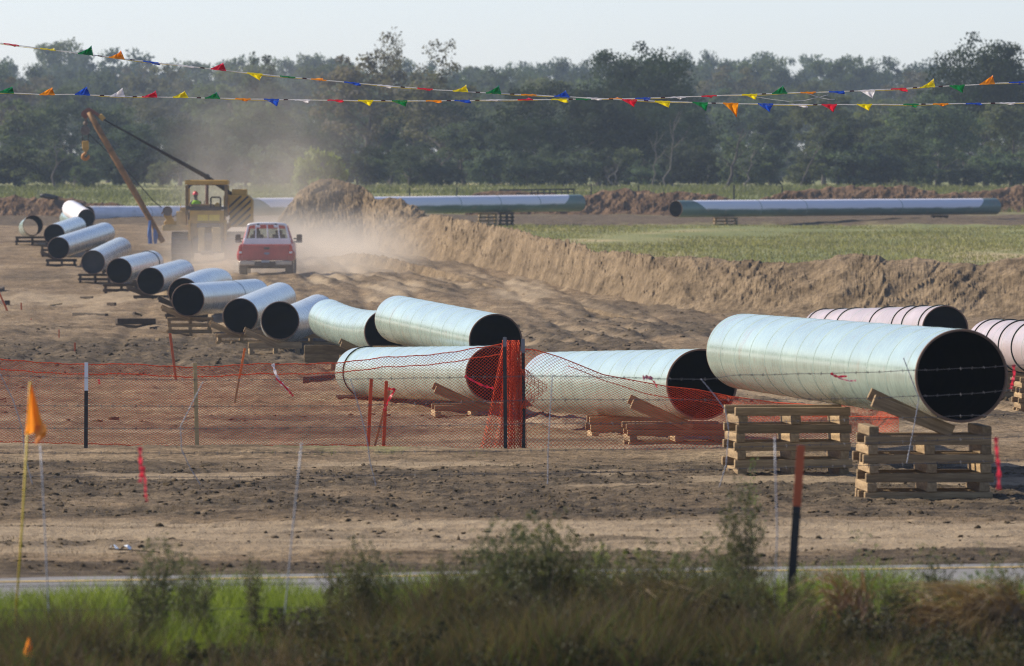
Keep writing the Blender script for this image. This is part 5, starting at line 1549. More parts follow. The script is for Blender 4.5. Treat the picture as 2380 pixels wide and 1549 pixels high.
# ---------------------------------------------------------------- dust thrown up on the haul road
def dust():
    x0, x1, y0, y1, z0, z1 = -21.0, 4.0, 284.0, 392.0, -2.2, 11.0
    mb = MB(); mb.box(((x0 + x1) / 2, (y0 + y1) / 2, (z0 + z1) / 2), (x1 - x0, y1 - y0, z1 - z0))
    m = bpy.data.materials.new('dust'); m.use_nodes = True
    nt = m.node_tree; L = nt.links
    nt.nodes.remove(nt.nodes['Principled BSDF'])
    pv = nd(nt, 'ShaderNodeVolumePrincipled')
    pv.inputs['Color'].default_value = (0.93, 0.82, 0.68, 1)
    pv.inputs['Anisotropy'].default_value = 0.35
    tc = nd(nt, 'ShaderNodeTexCoord'); sp = nd(nt, 'ShaderNodeSeparateXYZ'); L.new(tc.outputs['Object'], sp.inputs[0])
    def mr(src, a, b, c=0.0, d=1.0):
        n = nd(nt, 'ShaderNodeMapRange', interpolation_type='SMOOTHSTEP')
        n.inputs[1].default_value = a; n.inputs[2].default_value = b; n.inputs[3].default_value = c; n.inputs[4].default_value = d
        L.new(src, n.inputs[0]); return n.outputs[0]
    def mul(a, b, op='MULTIPLY'):
        n = nd(nt, 'ShaderNodeMath', operation=op)
        for i, v in enumerate((a, b)):
            if hasattr(v, 'is_output'): L.new(v, n.inputs[i])
            else: n.inputs[i].default_value = v
        return n.outputs[0]
    mp = nd(nt, 'ShaderNodeMapping'); mp.inputs['Scale'].default_value = (0.33, 0.09, 0.42); L.new(tc.outputs['Object'], mp.inputs[0])
    n = nd(nt, 'ShaderNodeTexNoise'); n.inputs['Scale'].default_value = 1.0; n.inputs['Detail'].default_value = 4; n.inputs['Roughness'].default_value = 0.55; L.new(mp.outputs[0], n.inputs['Vector'])
    nf_ = mr(n.outputs['Fac'], 0.36, 0.68)
    X, Y, Z = sp.outputs
    # low dense layer along the wheels
    low = mul(mr(Z, 2.3, -0.8), mul(mul(mr(X, -14.5, -11.0), mr(X, -2.5, -6.5)), mul(mr(Y, 291, 306), mr(Y, 378, 345))))
    # tall thin plume behind the tractor
    high = mul(mr(Z, 9.5, 0.5), mul(mul(mr(X, -16.5, -11.5), mr(X, -5.5, -10.5)), mul(mr(Y, 318, 336), mr(Y, 390, 360))))
    d = mul(mul(low, mul(nf_, 0.85, 'ADD'), 'MULTIPLY'), DUST_LOW)
    d2 = mul(mul(high, mul(nf_, 0.10, 'ADD'), 'MULTIPLY'), DUST_HIGH)
    L.new(mul(d, d2, 'ADD'), pv.inputs['Density'])
    L.new(pv.outputs[0], nt.nodes['Material Output'].inputs['Volume'])
    o = mb.build('dust_cloud', m)
    tag(o, 'tan dust cloud rising round the pickup and the pipelayer', 'dust', kind='stuff')
DUST_LOW, DUST_HIGH = 0.046, 0.019
dust()
# ---------------------------------------------------------------- trees
LEAF = {
    'oak': leaf_mat('dark_oak_leaves', (0.013, 0.024, 0.010), (0.036, 0.056, 0.021), 0.3, 0.55, 0.12, 0.85),
    'mid': leaf_mat('mid_green_leaves', (0.044, 0.062, 0.042), (0.098, 0.122, 0.078), 0.42, 0.45, 0.38, 0.85),
    'olive': leaf_mat('olive_leaves', (0.060, 0.078, 0.042), (0.128, 0.145, 0.078), 0.42, 0.45, 0.28, 0.85),
    'brown': leaf_mat('browning_leaves', (0.078, 0.068, 0.046), (0.150, 0.130, 0.086), 0.35, 0.5, 0.2, 0.85),
    'lime': leaf_mat('yellow_green_leaves', (0.12, 0.15, 0.035), (0.22, 0.25, 0.06), 0.4, 0.9, 0.05),
}
BARK = simple('grey_brown_bark', (0.075, 0.060, 0.048), 0.9, scale=6, bmp=0.5)
PALEBARK = simple('pale_dead_bark', (0.125, 0.108, 0.088), 0.9, scale=5, bmp=0.4)

def leaf_cloud(rg, centres, rads, per, smin, smax, flat=0.0, outs=None):
    """many small leaf-sized faces round the given clump centres"""
    C_ = np.repeat(centres, per, 0); Rr = np.repeat(rads, per)[:, None]
    n = len(C_)
    d = rg.normal(size=(n, 3)); d /= np.linalg.norm(d, axis=1, keepdims=True)
    rr = rg.random((n, 1)) ** 0.45
    c = C_ + d * rr * Rr * np.array([1, 1, 0.72])
    a = rg.normal(size=(n, 3)); a[:, 2] *= 1 - flat * .6; a /= np.linalg.norm(a, axis=1, keepdims=True)
    dn = d if outs is None else 0.55 * d + np.repeat(outs, per, 0)
    b = np.cross(a, dn + 0.4 * rg.normal(size=(n, 3))); b /= (np.linalg.norm(b, axis=1, keepdims=True) + 1e-9)
    s = (smin + (smax - smin) * rg.random((n, 1)))
    a = a * s; b = b * s * 0.55
    V = np.stack([c - a, c + b, c + a, c - b], 1).reshape(-1, 3)
    Q = np.arange(n * 4).reshape(-1, 4)
    return V, Q

def np_data(name, V, Q, mat):
    o = np_mesh(name, V, Q, mat); me = o.data; bpy.data.objects.remove(o); return me

def limb(mb, p, d, L, r, rg, depth, tips, bend=0.25, n=5):
    pts = [p]; q = Vector(p); dd = Vector(d).normalized(); rs = [r]
    for i in range(n):
        dd = (dd + Vector(rg.normal(size=3)) * bend * .35 + Vector((0, 0, .05))).normalized()
        q = q + dd * (L / n); pts.append(q.copy()); rs.append(r * (1 - 0.7 * (i + 1) / n))
    mb.tube(pts, rs, 6 if r > .05 else 4, cap=False)
    tips.append(pts[-1])
    if depth > 0:
        for k in range(2 + int(rg.random() * 2)):
            f = 0.35 + 0.6 * rg.random(); i = min(int(f * n), n - 1); b = pts[i].lerp(pts[i + 1], f * n - i)
            nd_ = (dd + Vector(rg.normal(size=3)) * 0.75).normalized()
            limb(mb, b, nd_, L * (0.45 + .25 * rg.random()), rs[i] * .55, rg, depth - 1, tips, bend)

def make_tree(seed, h, w, kind, base=0.22, dens=1.0, shape='round', leaf=(0.10, 0.19)):
    """returns (trunk mesh, crown mesh) for a tree of height h and crown width w"""
    rg = np.random.default_rng(seed)
    mb = MB(); tips = []
    tr_h = h * (0.62 if shape != 'thin' else .8)
    pts = [Vector((0, 0, -0.2))]; rs = [0.022 * h + .05]
    q = Vector((0, 0, -.2)); lean = Vector((rg.normal() * .05, rg.normal() * .05, 1))
    for i in range(7):
        q = q + (lean + Vector((rg.normal() * .06, rg.normal() * .06, 0))) * (tr_h / 7); pts.append(q.copy()); rs.append((0.022 * h + .05) * (1 - .11 * (i + 1)))
    mb.tube(pts, rs, 8, cap=False)
    for k in range(9):
        f = 0.30 + .7 * k / 9; i = min(int(f * 7), 6)
        an = k * 2.4 + rg.random(); el = 0.35 + .5 * f
        limb(mb, pts[i], (math.cos(an) * math.cos(el), math.sin(an) * math.cos(el), math.sin(el)), w * .45 * (1.15 - .4 * f), rs[i] * .5, rg, 1, tips)
    me_t = bpy.data.meshes.new('trunk'); me_t.from_pydata([tuple(v) for v in mb.v], [], mb.f); me_t.update(); me_t.materials.append(BARK)
    # clumps fill an uneven crown
    nc = int(74 * dens)
    cs = []; outs = []
    lob = [(rg.normal() * w * .22, rg.normal() * w * .22, h * (base + (1 - base) * (0.35 + .6 * rg.random())), w * (.20 + .15 * rg.random())) for _ in range(9)]
    lob += [(0, 0, h * (base + (1 - base) * .72), w * .34)]
    while len(cs) < nc:
        l = lob[int(rg.random() * len(lob))]
        d = rg.normal(size=3); d /= np.linalg.norm(d)
        p = np.array(l[:3]) + d * l[3] * (0.72 + .32 * rg.random()) * np.array([1, 1, .85])
        t = (p[2] / h - base) / (1 - base)
        if t < 0 or p[2] > h * 0.97: continue
        lim = w * .55 * (math.sqrt(max(0, 1 - (max(0, t - .45) / .58) ** 2)) if shape == 'round' else (1.05 - t * .8))
        if math.hypot(p[0], p[1]) > lim: continue
        cs.append(p); outs.append(d)
    for tp in tips:
        if tp.z > base * h and rg.random() < .5 * dens: cs.append(np.array(tp)); outs.append(np.array([0, 0, .6]))
    cs = np.array(cs); rd = w * (.06 + .075 * rg.random(len(cs)))
    V, Q = leaf_cloud(rg, cs, rd, int(74 * min(1, dens + .2)), leaf[0], leaf[1], outs=np.array(outs))
    return me_t, np_data('crown', V, Q, LEAF[kind])

TREE_KINDS = {}
def proto(key, *a, **kw): TREE_KINDS[key] = make_tree(*a, **kw)
proto('oak', 101, 10.5, 11.5, 'oak', base=.12, dens=2.1)
proto('oak_b', 102, 10.0, 9.0, 'oak', base=.10, dens=1.7)
proto('mid_a', 103, 10.0, 7.0, 'mid', base=.16, dens=1.2)
proto('mid_b', 104, 10.0, 8.0, 'mid', base=.10, dens=1.35)
proto('mid_c', 105, 10.0, 6.0, 'mid', base=.22, dens=.95, shape='cone')
proto('olive_a', 106, 10.0, 7.2, 'olive', base=.12, dens=1.2)
proto('olive_b', 107, 10.0, 6.2, 'olive', base=.2, dens=.85)
proto('brown_a', 108, 10.0, 7.0, 'brown', base=.2, dens=.75)
proto('sparse', 109, 10.0, 6.5, 'brown', base=.35, dens=.42, leaf=(.08, .14))
proto('bush', 110, 4.0, 6.0, 'mid', base=.02, dens=1.1)
proto('bush_olive', 111, 4.0, 5.5, 'olive', base=.02, dens=1.0)
proto('bush_lime', 112, 3.6, 4.6, 'lime', base=.03, dens=.8)
tr_rng = random.Random(21)
H_OF = {k: (10.5 if k == 'oak' else 10.0 if not k.startswith('bush') else (3.6 if k == 'bush_lime' else 4.0)) for k in TREE_KINDS}

USED = set()
def plant(key, x, Y, ytop, label, group=None, cat='tree', name='tree', rot=None, wide=1.0, base_y=None):
    if label in USED:
        return None
    USED.add(label)
    X = xw(x, Y); z0 = gz(X, Y)
    h = zw(ytop, Y) - z0
    e = thing(name, (X, Y, z0), label, cat, group)
    s = h / H_OF[key]
    e.scale = (s * wide, s * wide, s)
    e.rotation_euler = (0, 0, tr_rng.uniform(0, 6.28) if rot is None else rot)
    t, c = TREE_KINDS[key]
    for nm, me in (('trunk', t), ('crown', c)):
        o = bpy.data.objects.new(nm, me); COL.objects.link(o); o.parent = e
    return e

# trees one can single out
plant('oak', 1495, 655, 116, 'largest dome shaped dark oak, right of the middle of the wood', wide=0.95, rot=1.0)
plant('oak_b', 1300, 618, 186, 'dark broad oak standing left of the dome shaped oak', wide=1.45, rot=2.0)
plant('oak_b', 1235, 612, 268, 'lower dark oak crown bulging left under the broad oak', wide=1.35, rot=4.0)
plant('oak_b', 1430, 625, 230, 'dark oak filling the gap under the dome shaped oak', wide=1.2, rot=.7)
plant('oak_b', 1560, 640, 236, 'dark oak at the right foot of the dome shaped oak', wide=1.1, rot=5.0)
plant('oak', 2292, 640, 97, 'tall dark oak rising above the others near the right edge', wide=.80, rot=3.1)
plant('mid_b', 2180, 618, 215, 'full green tree left of the tall right edge oak', wide=1.3, rot=0.4)
plant('mid_b', 2090, 606, 290, 'low spreading green tree in front of the right edge oak', wide=1.7, rot=2.4)
plant('olive_a', 2350, 625, 240, 'olive green tree at the right edge under the tall oak', wide=1.3)
plant('mid_c', 1950, 600, 262, 'small feathery dark tree right of the bare leaning snags', wide=1.15, rot=2)
plant('olive_b', 1868, 597, 345, 'small yellowish tree beside the feathery dark tree', wide=1.2)
plant('olive_b', 1700, 605, 300, 'small thin olive tree left of the feathery dark one', wide=1.2)
plant('sparse', 967, 690, 72, 'tall thin tree with sparse greyish twigs rising above the wood', wide=.95, rot=1.1)
plant('sparse', 905, 705, 92, 'thin half bare tree top left of the tall sparse tree', wide=.6)
plant('bush_lime', 746, 420, 350, 'bright yellow green bush behind the tallest soil heap', name='bush', cat='bush', wide=0.62)
plant('brown_a', 845, 690, 126, 'browning tree left of the tall sparse tree', wide=1.2)
plant('brown_a', 1015, 680, 165, 'browning tree under the tall sparse tree', wide=1.3)
plant('olive_a', 600, 640, 235, 'tall olive green tree above the cab of the pipelayer', wide=1.2)
plant('mid_c', 605, 760, 113, 'narrow pointed tree breaking the skyline left of the middle', wide=.8)
# the wood: rows of look-alike trees, far rows higher
LBLS = {'mid_a': 'mid green tree standing in the close wood beyond the field', 'mid_b': 'bushy mid green tree standing in the close wood beyond the field',
        'mid_c': 'tapering mid green tree standing in the close wood beyond the field', 'olive_a': 'olive green tree standing in the close wood beyond the field',
        'olive_b': 'thin olive tree standing in the close wood beyond the field', 'oak_b': 'dark full crowned tree standing in the close wood beyond the field',
        'brown_a': 'browning tree standing in the close wood beyond the field'}
SKX = [-300, 0, 77, 143, 200, 250, 300, 333, 383, 467, 517, 583, 607, 650, 710, 794, 890, 960, 1000, 1027, 1080, 1105, 1180, 1294, 1377, 1404, 1500, 1588, 1640, 1755, 1872, 1920, 1990, 2020, 2088, 2155, 2205, 2271, 2350, 2380, 2700]
SKY_ = [112, 113, 98, 99, 104, 121, 108, 125, 135, 115, 131, 128, 118, 130, 121, 124, 128, 130, 126, 131, 145, 135, 121, 115, 135, 141, 132, 120, 118, 108, 105, 104, 128, 135, 125, 125, 141, 128, 130, 128, 126]
ZONES = [(0, 'beyond the left edge'), (75, 'at the left edge'), (150, 'over the far left soil bank'), (225, 'right behind the boom tip'), (300, 'behind the upper boom cable'), (375, 'behind the middle of the boom cable'),
         (450, 'over the left cab post'), (525, 'over the cab roof'), (600, 'over the striped counterweight'), (680, 'over the red pickup'), (760, 'over the yellow green bush'), (840, 'right of the yellow green bush'),
         (920, 'left of the tall sparse tree'), (1000, 'under the tall sparse tree'), (1080, 'right of the tall sparse tree'), (1160, 'over the dark low rail'), (1240, 'left of the broad oak'), (1330, 'behind the broad oak'),
         (1420, 'between broad oak and dome shaped oak'), (1500, 'behind the left half of the dome oak'), (1580, 'behind the right half of the dome oak'), (1660, 'over the far right pipe mouth'),
         (1740, 'behind the dark forked snag'), (1820, 'right of the pale leaning snag'), (1900, 'behind the small yellowish tree'), (1990, 'behind the small feathery tree'), (2070, 'right of the small feathery tree'),
         (2150, 'behind the low spreading tree'), (2230, 'left of the tall right edge oak'), (2310, 'behind the tall right edge oak'), (2400, 'at the right edge'), (9999, 'beyond the right edge')]
def zone(x):
    return next(p for m, p in ZONES if x < m)
ROWN = {1400: 'skyline row', 1200: 'fifth row', 1000: 'fourth row', 820: 'third row', 690: 'second row', 618: 'front row'}
def row(Y, xs, lo, hi, keys, wide, jitY=14, skyline=False):
    LBLS = {k: v + ' in the ' + ROWN[Y] for k, v in (('mid_a', 'mid green tree'), ('mid_b', 'bushy green tree'), ('mid_c', 'tapering green tree'), ('olive_a', 'olive green tree'), ('olive_b', 'thin olive tree'), ('oak_b', 'dark full tree'), ('brown_a', 'browning tree'))}
    for x in xs:
        x = x + tr_rng.uniform(-28, 28); k = tr_rng.choice(keys)
        if not -70 < x < 2450: continue
        if x > 1620 and Y < 900 and tr_rng.random() < .5: k = tr_rng.choice(['olive_a', 'olive_b'])
        yt = np.interp(x, SKX, SKY_) + tr_rng.uniform(-8, 22) if skyline else tr_rng.uniform(lo, hi)
        plant(k, x, Y + tr_rng.uniform(-jitY, jitY), float(yt), LBLS[k] + ', ' + zone(x), group='trees of the wood beyond the field', wide=wide * tr_rng.uniform(.85, 1.2))
row(1400, range(-140, 2560, 74), 0, 0, ['mid_a', 'mid_b', 'olive_a', 'mid_c', 'oak_b'], .75, 25, True)
row(1200, range(-160, 2560, 92), 128, 165, ['mid_a', 'mid_b', 'olive_a', 'mid_c', 'brown_a'], .85, 25)
row(1000, range(-180, 2580, 104), 142, 205, ['mid_a', 'mid_b', 'olive_a', 'olive_b', 'brown_a'], 1.0, 20)
row(820, range(-200, 2600, 112), 165, 245, ['mid_a', 'mid_b', 'oak_b', 'olive_b', 'brown_a', 'olive_a'], 1.05, 15)
row(690, [x for x in range(-220, 2620, 124)], 200, 285, ['mid_a', 'mid_b', 'oak_b', 'mid_c', 'olive_b'], 1.15, 10)
row(618, [x for x in range(-200, 1180, 130)] , 265, 335, ['mid_b', 'oak_b', 'mid_a'], 1.35, 8)
for Yb_, st_, lo_, hi_ in ((1440, 46, 325, 375), (1060, 70, 350, 390), (870, 80, 358, 392), (720, 84, 352, 390)):
    for x in range(-60, 2450, st_):
        k = tr_rng.choice(['bush', 'bush', 'bush_olive'])
        plant(k, x + tr_rng.uniform(-20, 20), Yb_ + tr_rng.uniform(-12, 12), tr_rng.uniform(lo_, hi_), {'bush': 'dark bush', 'bush_olive': 'olive bush'}[k] + ' among the ' + {1440: 'skyline', 1060: 'fourth', 870: 'third', 720: 'second'}[Yb_] + ' row trunks, ' + zone(x),
              group='bushes among the trunks', cat='bush', name='bush', wide=tr_rng.uniform(1.2, 1.7))
for x in range(-60, 2450, 92):
    x2 = x + tr_rng.uniform(-30, 30)
    k = tr_rng.choice(['bush', 'bush', 'bush_olive'])
    plant(k, x2, 604 + tr_rng.uniform(-10, 14), tr_rng.uniform(335, 385), {'bush': 'dark green undergrowth bush', 'bush_olive': 'olive undergrowth bush'}[k] + ' at the wood foot, ' + zone(x2),
          group='undergrowth bushes along the wood edge', cat='bush', name='bush', wide=tr_rng.uniform(.9, 1.4))

# the wood goes on to both sides of the view
for sgn in (-1, 1):
    rg = np.random.default_rng(300 + sgn)
    cs = []
    for k in range(900):
        Y = rg.uniform(560, 900); X = sgn * (Y * .068 + 13 + rg.random() ** 1.5 * 320); h = rg.uniform(6, 13) * (Y / 760); 
        cs.append((X, Y, gz(X, Y) + h * (0.12 + .8 * rg.random())))
    cs = np.array(cs); V, Q = leaf_cloud(rg, np.repeat(cs, 3, 0) + rg.normal(size=(2700, 3)) * np.array([3, 3, 1.6]), np.full(2700, 2.2), 48, .25, .5)
    tag(np_mesh('far_woods', V, Q, LEAF['mid']), 'wood going on beyond the %s of the view' % ('left' if sgn < 0 else 'right'), 'wood', kind='stuff')

# bare snags in front of the wood
def snag(x0, y0, x1, y1, Y, r, label, seed, mat=PALEBARK):
    rg = np.random.default_rng(seed)
    a = P(x0, y0, Y); a.z = min(a.z, gz(a.x, Y)); b = P(x1, y1, Y)
    e = thing('bare_tree', (a.x, a.y, a.z), label, 'bare tree')
    mb = MB(); n = 8; pts = []
    for i in range(n + 1):
        p = a.lerp(b, i / n) + Vector((rg.normal() * .12, rg.normal() * .1, 0)) * (i > 0); pts.append(p)
    mb.tube(pts, [r * (1 - .75 * i / n) for i in range(n + 1)], 7, cap=False)
    mb.build('trunk', mat, e, smooth=True)
    for k in range(4):
        i = 3 + k; tips = []
        m2 = MB(); s = 1 if k % 2 else -1
        limb(m2, pts[min(i, n)], (s * .7, .1, .7), (b - a).length * .28, r * .4, rg, 1, tips, .4)
        m2.build('branch', mat, e)
    return e
snag(1688, 441, 1728, 300, 592, .14, 'dark leaning forked snag before the wood, left of the feathery tree', 1, BARK)
snag(1730, 440, 1752, 347, 590, .09, 'thin pale leaning snag right of the dark forked one', 2)
snag(1430, 428, 1407, 386, 590, .08, 'short pale crooked snag at the foot of the dome shaped oak', 3)
snag(1437, 432, 1433, 368, 591, .06, 'thin pale upright stem beside the crooked snag', 4)
snag(1517, 436, 1527, 305, 594, .07, 'thin pale slanting stem right of the crooked snag', 5)
snag(1548, 434, 1574, 260, 596, .08, 'long thin pale stem leaning right before the dark oaks', 6)
snag(1858, 442, 1905, 330, 591, .11, 'grey bare stem leaning right beside the yellowish tree', 7, BARK)
snag(130, 437, 128, 330, 592, .10, 'dark straight bare stem at the wood edge on the left', 8, BARK)
# posts of the far field fence
for i, (x, yt, yb, Y) in enumerate(((1706, 430, 462, 470), (1921, 427, 452, 500), (952, 436, 452, 530), (1062, 436, 452, 530), (1374, 428, 449, 520), (1484, 432, 450, 520), (1818, 432, 452, 500))):
    b = P(x, yt, Y); g = gz(b.x, Y)
    e = thing('fence_post', (b.x, Y, g), ['thin dark post left of the widest far bank', 'pale topped post over the widest far bank', 'left thin post behind the middle pipe', 'second thin post behind the middle pipe',
              'dark post over the bank right of the middle pipe', 'farther right dark post over the same bank', 'thin leaning post left of the pale topped one'][i], 'fence post', 'posts of the far field fence')
    MB().beam(Vector((b.x, Y, g - .1)), b, .09, .09, up=(0, 1, 0)).build('shaft', M['post'] if i != 1 else M['lath'], e)
# dark low rail behind the middle pipe
rk = thing('cattle_guard', P(1255, 446, 500), 'dark low metal rail on short legs seen over the middle pipe', 'metal rail')
mb = MB(); mb.beam(P(1160, 442.5, 500), P(1336, 440.5, 500), .10, .10, up=(0, 1, 0)); mb.build('rail', M['post'], rk)
mb = MB(); mb.beam(P(1230, 449, 500), P(1334, 447.5, 500), .07, .07, up=(0, 1, 0)); mb.build('lower_rail', M['post'], rk)
for x in range(1236, 1340, 14):
    MB().beam(P(x, 441.5, 500), P(x, 456, 500), .07, .07, up=(0, 1, 0)).build('leg', M['post'], rk)

# ---------------------------------------------------------------- grass
def blades(name, n, place, hmin, hmax, wid, mat, label, seed, lean=.35, seg=3, parent=None, cat='grass', gfun=None):
    rg = np.random.default_rng(seed)
    X, Y, hs = place(rg, n); n = len(X)
    z = ground(X, Y)
    h = (hmin + (hmax - hmin) * rg.random(n)) * hs
    a = rg.uniform(0, 6.283, n); ln = lean * h * (0.3 + rg.random(n))
    dx, dy = np.cos(a) * ln, np.sin(a) * ln
    fa = rg.uniform(-1.0, 1.0, n)
    wx, wy = np.cos(fa) * wid * .5, np.sin(fa) * wid * .5
    rows = []
    for j in range(seg + 1):
        t = j / seg
        cx = X + dx * t * t; cyv = Y + dy * t * t; cz = z - .01 + h * (t - .25 * lean * t * t)
        w = (1 - t) ** .7 if j < seg else 0.04
        rows.append(np.stack([cx - wx * w, cyv - wy * w, cz], -1)); rows.append(np.stack([cx + wx * w, cyv + wy * w, cz], -1))
    V = np.stack(rows, 1).reshape(-1, 3); k = 2 * (seg + 1)
    q = np.array([[2 * j, 2 * j + 1, 2 * j + 3, 2 * j + 2] for j in range(seg)])
    Q = (np.arange(n) * k)[:, None, None] + q[None]
    o = np_mesh(name, V, Q.reshape(-1, 4), mat)
    return tag(o, label, cat, kind='stuff')
GR = leaf_mat('bright_grass_blades', (0.070, 0.120, 0.020), (0.175, 0.245, 0.045), 0.45, 1.4, 0.0)
GRD = leaf_mat('dry_grass_blades', (0.075, 0.052, 0.028), (0.18, 0.128, 0.072), 0.3, 1.0, 0.0)
GRF = leaf_mat('field_grass_blades', (0.17, 0.18, 0.07), (0.31, 0.30, 0.135), 0.4, 0.15, 0.0)
def near_strip(rg, n):
    Y = rg.uniform(45.6, 55.3, n * 2); X = rg.uniform(-1, 1, n * 2) * Y * .098
    k = (Y < 54.9 + 0.34 * X + 0.6 * fbm(X * 1.2, Y, 90) + .2) & (Y > np.interp(X, [-4, -1.7, -1.2, 4], [46.3, 46.5, 47.6, 48.0]) + fbm(X, Y, 92) * .8)
    X, Y = X[k][:n], Y[k][:n]
    return X, Y, 0.65 + 0.6 * np.clip(fbm(X / .8, Y / .8, 91) + .5, 0, 1)
blades('roadside_grass', 90000, near_strip, .13, .36, .009, GR, 'bright green grass growing along the near road edge', 31, .5)
def near_dry(rg, n):
    Y = rg.uniform(44.5, 49.0, n * 4); X = rg.uniform(-1, 1, n * 4) * Y * .098
    k = fbm(X / .7, Y / .9, 95) > np.interp(X, [-4, -1.8, -1, 4], [.22, .12, -.08, -.12])
    X, Y = X[k][:n], Y[k][:n]
    return X, Y, 0.6 + .9 * np.clip(fbm(X / .5, Y / .5, 96) + .4, 0, 1)
blades('dry_grass', 26000, near_dry, .08, .30, .006, GRD, 'dry brown grass tangled under the roadside weeds', 32, 1.3, 4)
def strip_place(rg, n):
    xq = rg.uniform(590, 1150, n * 2); Y = 95.3 + rg.normal(size=n * 2) * .7; X = xw(xq, Y)
    k = (fbm(X * 1.5, Y, 12) > -.1) & ((xq < 940) | (rg.random(n * 2) < .35))
    return X[k][:n], Y[k][:n], np.ones(len(X[k][:n]))
blades('sparse_grass', 2600, strip_place, .04, .12, .008, GR, 'thin green grass at the foot of the orange net', 33, .6)
def field_place(rg, n):
    Y = rg.uniform(282, 430, n * 3); X = rg.uniform(-0.03, .095, n * 3) * Y
    dz, g, d, p = relief(X, Y)
    k = (g > .6)
    return X[k][:n], Y[k][:n], (.5 + .8 * np.clip(fbm(X / 5, Y / 9, 97) + .5, 0, 1))[k][:n]
blades('field_grass', 60000, field_place, .06, .20, .05, GRF, 'short green grass of the field beyond the soil ridge', 34, .6, 2)
def far_place(rg, n):
    Y = rg.uniform(468, 612, n); X = rg.uniform(-.098, .098, n) * Y
    return X, Y, .4 + 1.2 * np.clip(fbm(X / 6, Y / 14, 98) + .45, 0, 1)
blades('meadow_grass', 60000, far_place, .15, .42, .09, leaf_mat('meadow_blades', (0.085, 0.105, 0.045), (0.165, 0.18, 0.078), 0.4, 0.12, 0.0), 'tall green meadow grass along the foot of the wood', 35, .5, 2)
def dirt_dry(rg, n):
    Y = rg.uniform(61.5, 100, n * 3); X = rg.uniform(-1, 1, n * 3) * Y * .08
    k = fbm(X / .7, Y / 1.5, 99) > .22
    return X[k][:n], Y[k][:n], np.ones(len(X[k][:n]))
blades('dead_grass', 4200, dirt_dry, .03, .09, .005, GRD, 'scattered dead grass stalks on the near bare soil', 36, 1.2, 2)

# ---------------------------------------------------------------- roadside weeds, each plant a thing
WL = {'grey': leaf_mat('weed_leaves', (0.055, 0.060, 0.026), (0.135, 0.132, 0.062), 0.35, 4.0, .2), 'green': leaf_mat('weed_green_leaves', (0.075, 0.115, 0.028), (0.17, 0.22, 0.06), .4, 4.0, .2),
      'dark': leaf_mat('weed_shaded_leaves', (0.030, 0.031, 0.016), (0.085, 0.078, 0.040), .3, 4.0, .25)}  # thicket shade put into a darker copy of the weed leaves
STEM = simple('weed_stem', (0.13, 0.095, 0.055), 0.9, scale=10)
def make_weed(seed, h, w, nst, kind, leaf, per, lowest=.2):
    rg = np.random.default_rng(seed); mb = MB(); cs = []
    for k in range(nst):
        a = rg.uniform(0, 6.28); t = rg.uniform(.1, 1) ** .7; L = h * rg.uniform(.65, 1.02)
        d = Vector((math.cos(a) * w * .5 * t / h, math.sin(a) * w * .5 * t / h, 1))
        p = Vector((rg.normal() * .03, rg.normal() * .03, -.02)); pts = [p.copy()]
        for i in range(6):
            p = p + (d + Vector((rg.normal() * .10, rg.normal() * .10, 0))) * (L / 6); pts.append(p.copy())
            if (i + 1) / 6 > lowest:
                for q in range(2):
                    cs.append(np.array(p) + rg.normal(size=3) * np.array([.05, .05, .05]))
                if i > 1 and rg.random() < .8:
                    b = p + Vector((rg.normal() * .10, rg.normal() * .10, .09)); mb.tube([p, b], .0016, 3, cap=False); cs.append(np.array(b)); cs.append(np.array(p.lerp(b, .6)))
        mb.tube(pts, [.0042, .004, .0036, .003, .0026, .002, .0012], 4, cap=False)
    me_s = bpy.data.meshes.new('stems'); me_s.from_pydata([tuple(v) for v in mb.v], [], mb.f); me_s.update(); me_s.materials.append(STEM)
    cs = np.array(cs); V, Q = leaf_cloud(rg, cs, np.full(len(cs), .045), per, leaf * .6, leaf * 1.3)
    return me_s, np_data('leaves', V, Q, WL[kind])
WZ = [(60, 'at the tall flag rod'), (150, 'beside the left wire stay'), (240, 'right of the left wire stay'), (310, 'left of the red ribbon'), (400, 'under the red ribbon'), (480, 'right of the red ribbon'), (560, 'between ribbon and middle stay'),
      (640, 'left of the middle wire stay'), (710, 'at the middle wire stay'), (790, 'left of the lone clump'), (860, 'under the lone clump'), (940, 'just right of the lone clump'), (1010, 'midway from lone clump to thicket'), (1085, 'at the left end of the thicket'),
      (1160, 'left of the tall middle clump'), (1215, 'under the tall middle clump'), (1265, 'at the right foot of the tall middle clump'), (1320, 'right of the tall middle clump'), (1375, 'left of the drooping dead grass'), (1420, 'behind the drooping dead grass'),
      (1470, 'right of the drooping dead grass'), (1520, 'in the darkest part of the thicket'), (1570, 'right of the darkest part of the thicket'), (1620, 'left of the tallest weed'), (1680, 'close left of the tallest weed'), (1745, 'under the tallest weed'),
      (1800, 'right of the tallest weed'), (1860, 'at the leaning steel post'), (1930, 'right of the leaning steel post'), (2010, 'at the left reedy weed'), (2080, 'between the two reedy weeds'), (2160, 'at the right reedy weed'),
      (2240, 'right of the right reedy weed'), (2320, 'left of the largest dead grass heap'), (9999, 'at the largest dead grass heap')]
def wzone(x):
    return next(p for m, p in WZ if x < m)
WEED = {'grey_a': make_weed(201, 1.0, .8, 30, 'grey', .016, 8), 'grey_b': make_weed(202, 1.0, .6, 20, 'grey', .015, 8, .3), 'green_a': make_weed(203, 1.0, .8, 16, 'green', .019, 9),
        'dark_a': make_weed(204, 1.0, 1.1, 26, 'dark', .026, 11, .03), 'dark_b': make_weed(205, 1.0, .95, 26, 'dark', .030, 11, .0), 'thin': make_weed(206, 1.0, .25, 4, 'green', .012, 5, .3)}
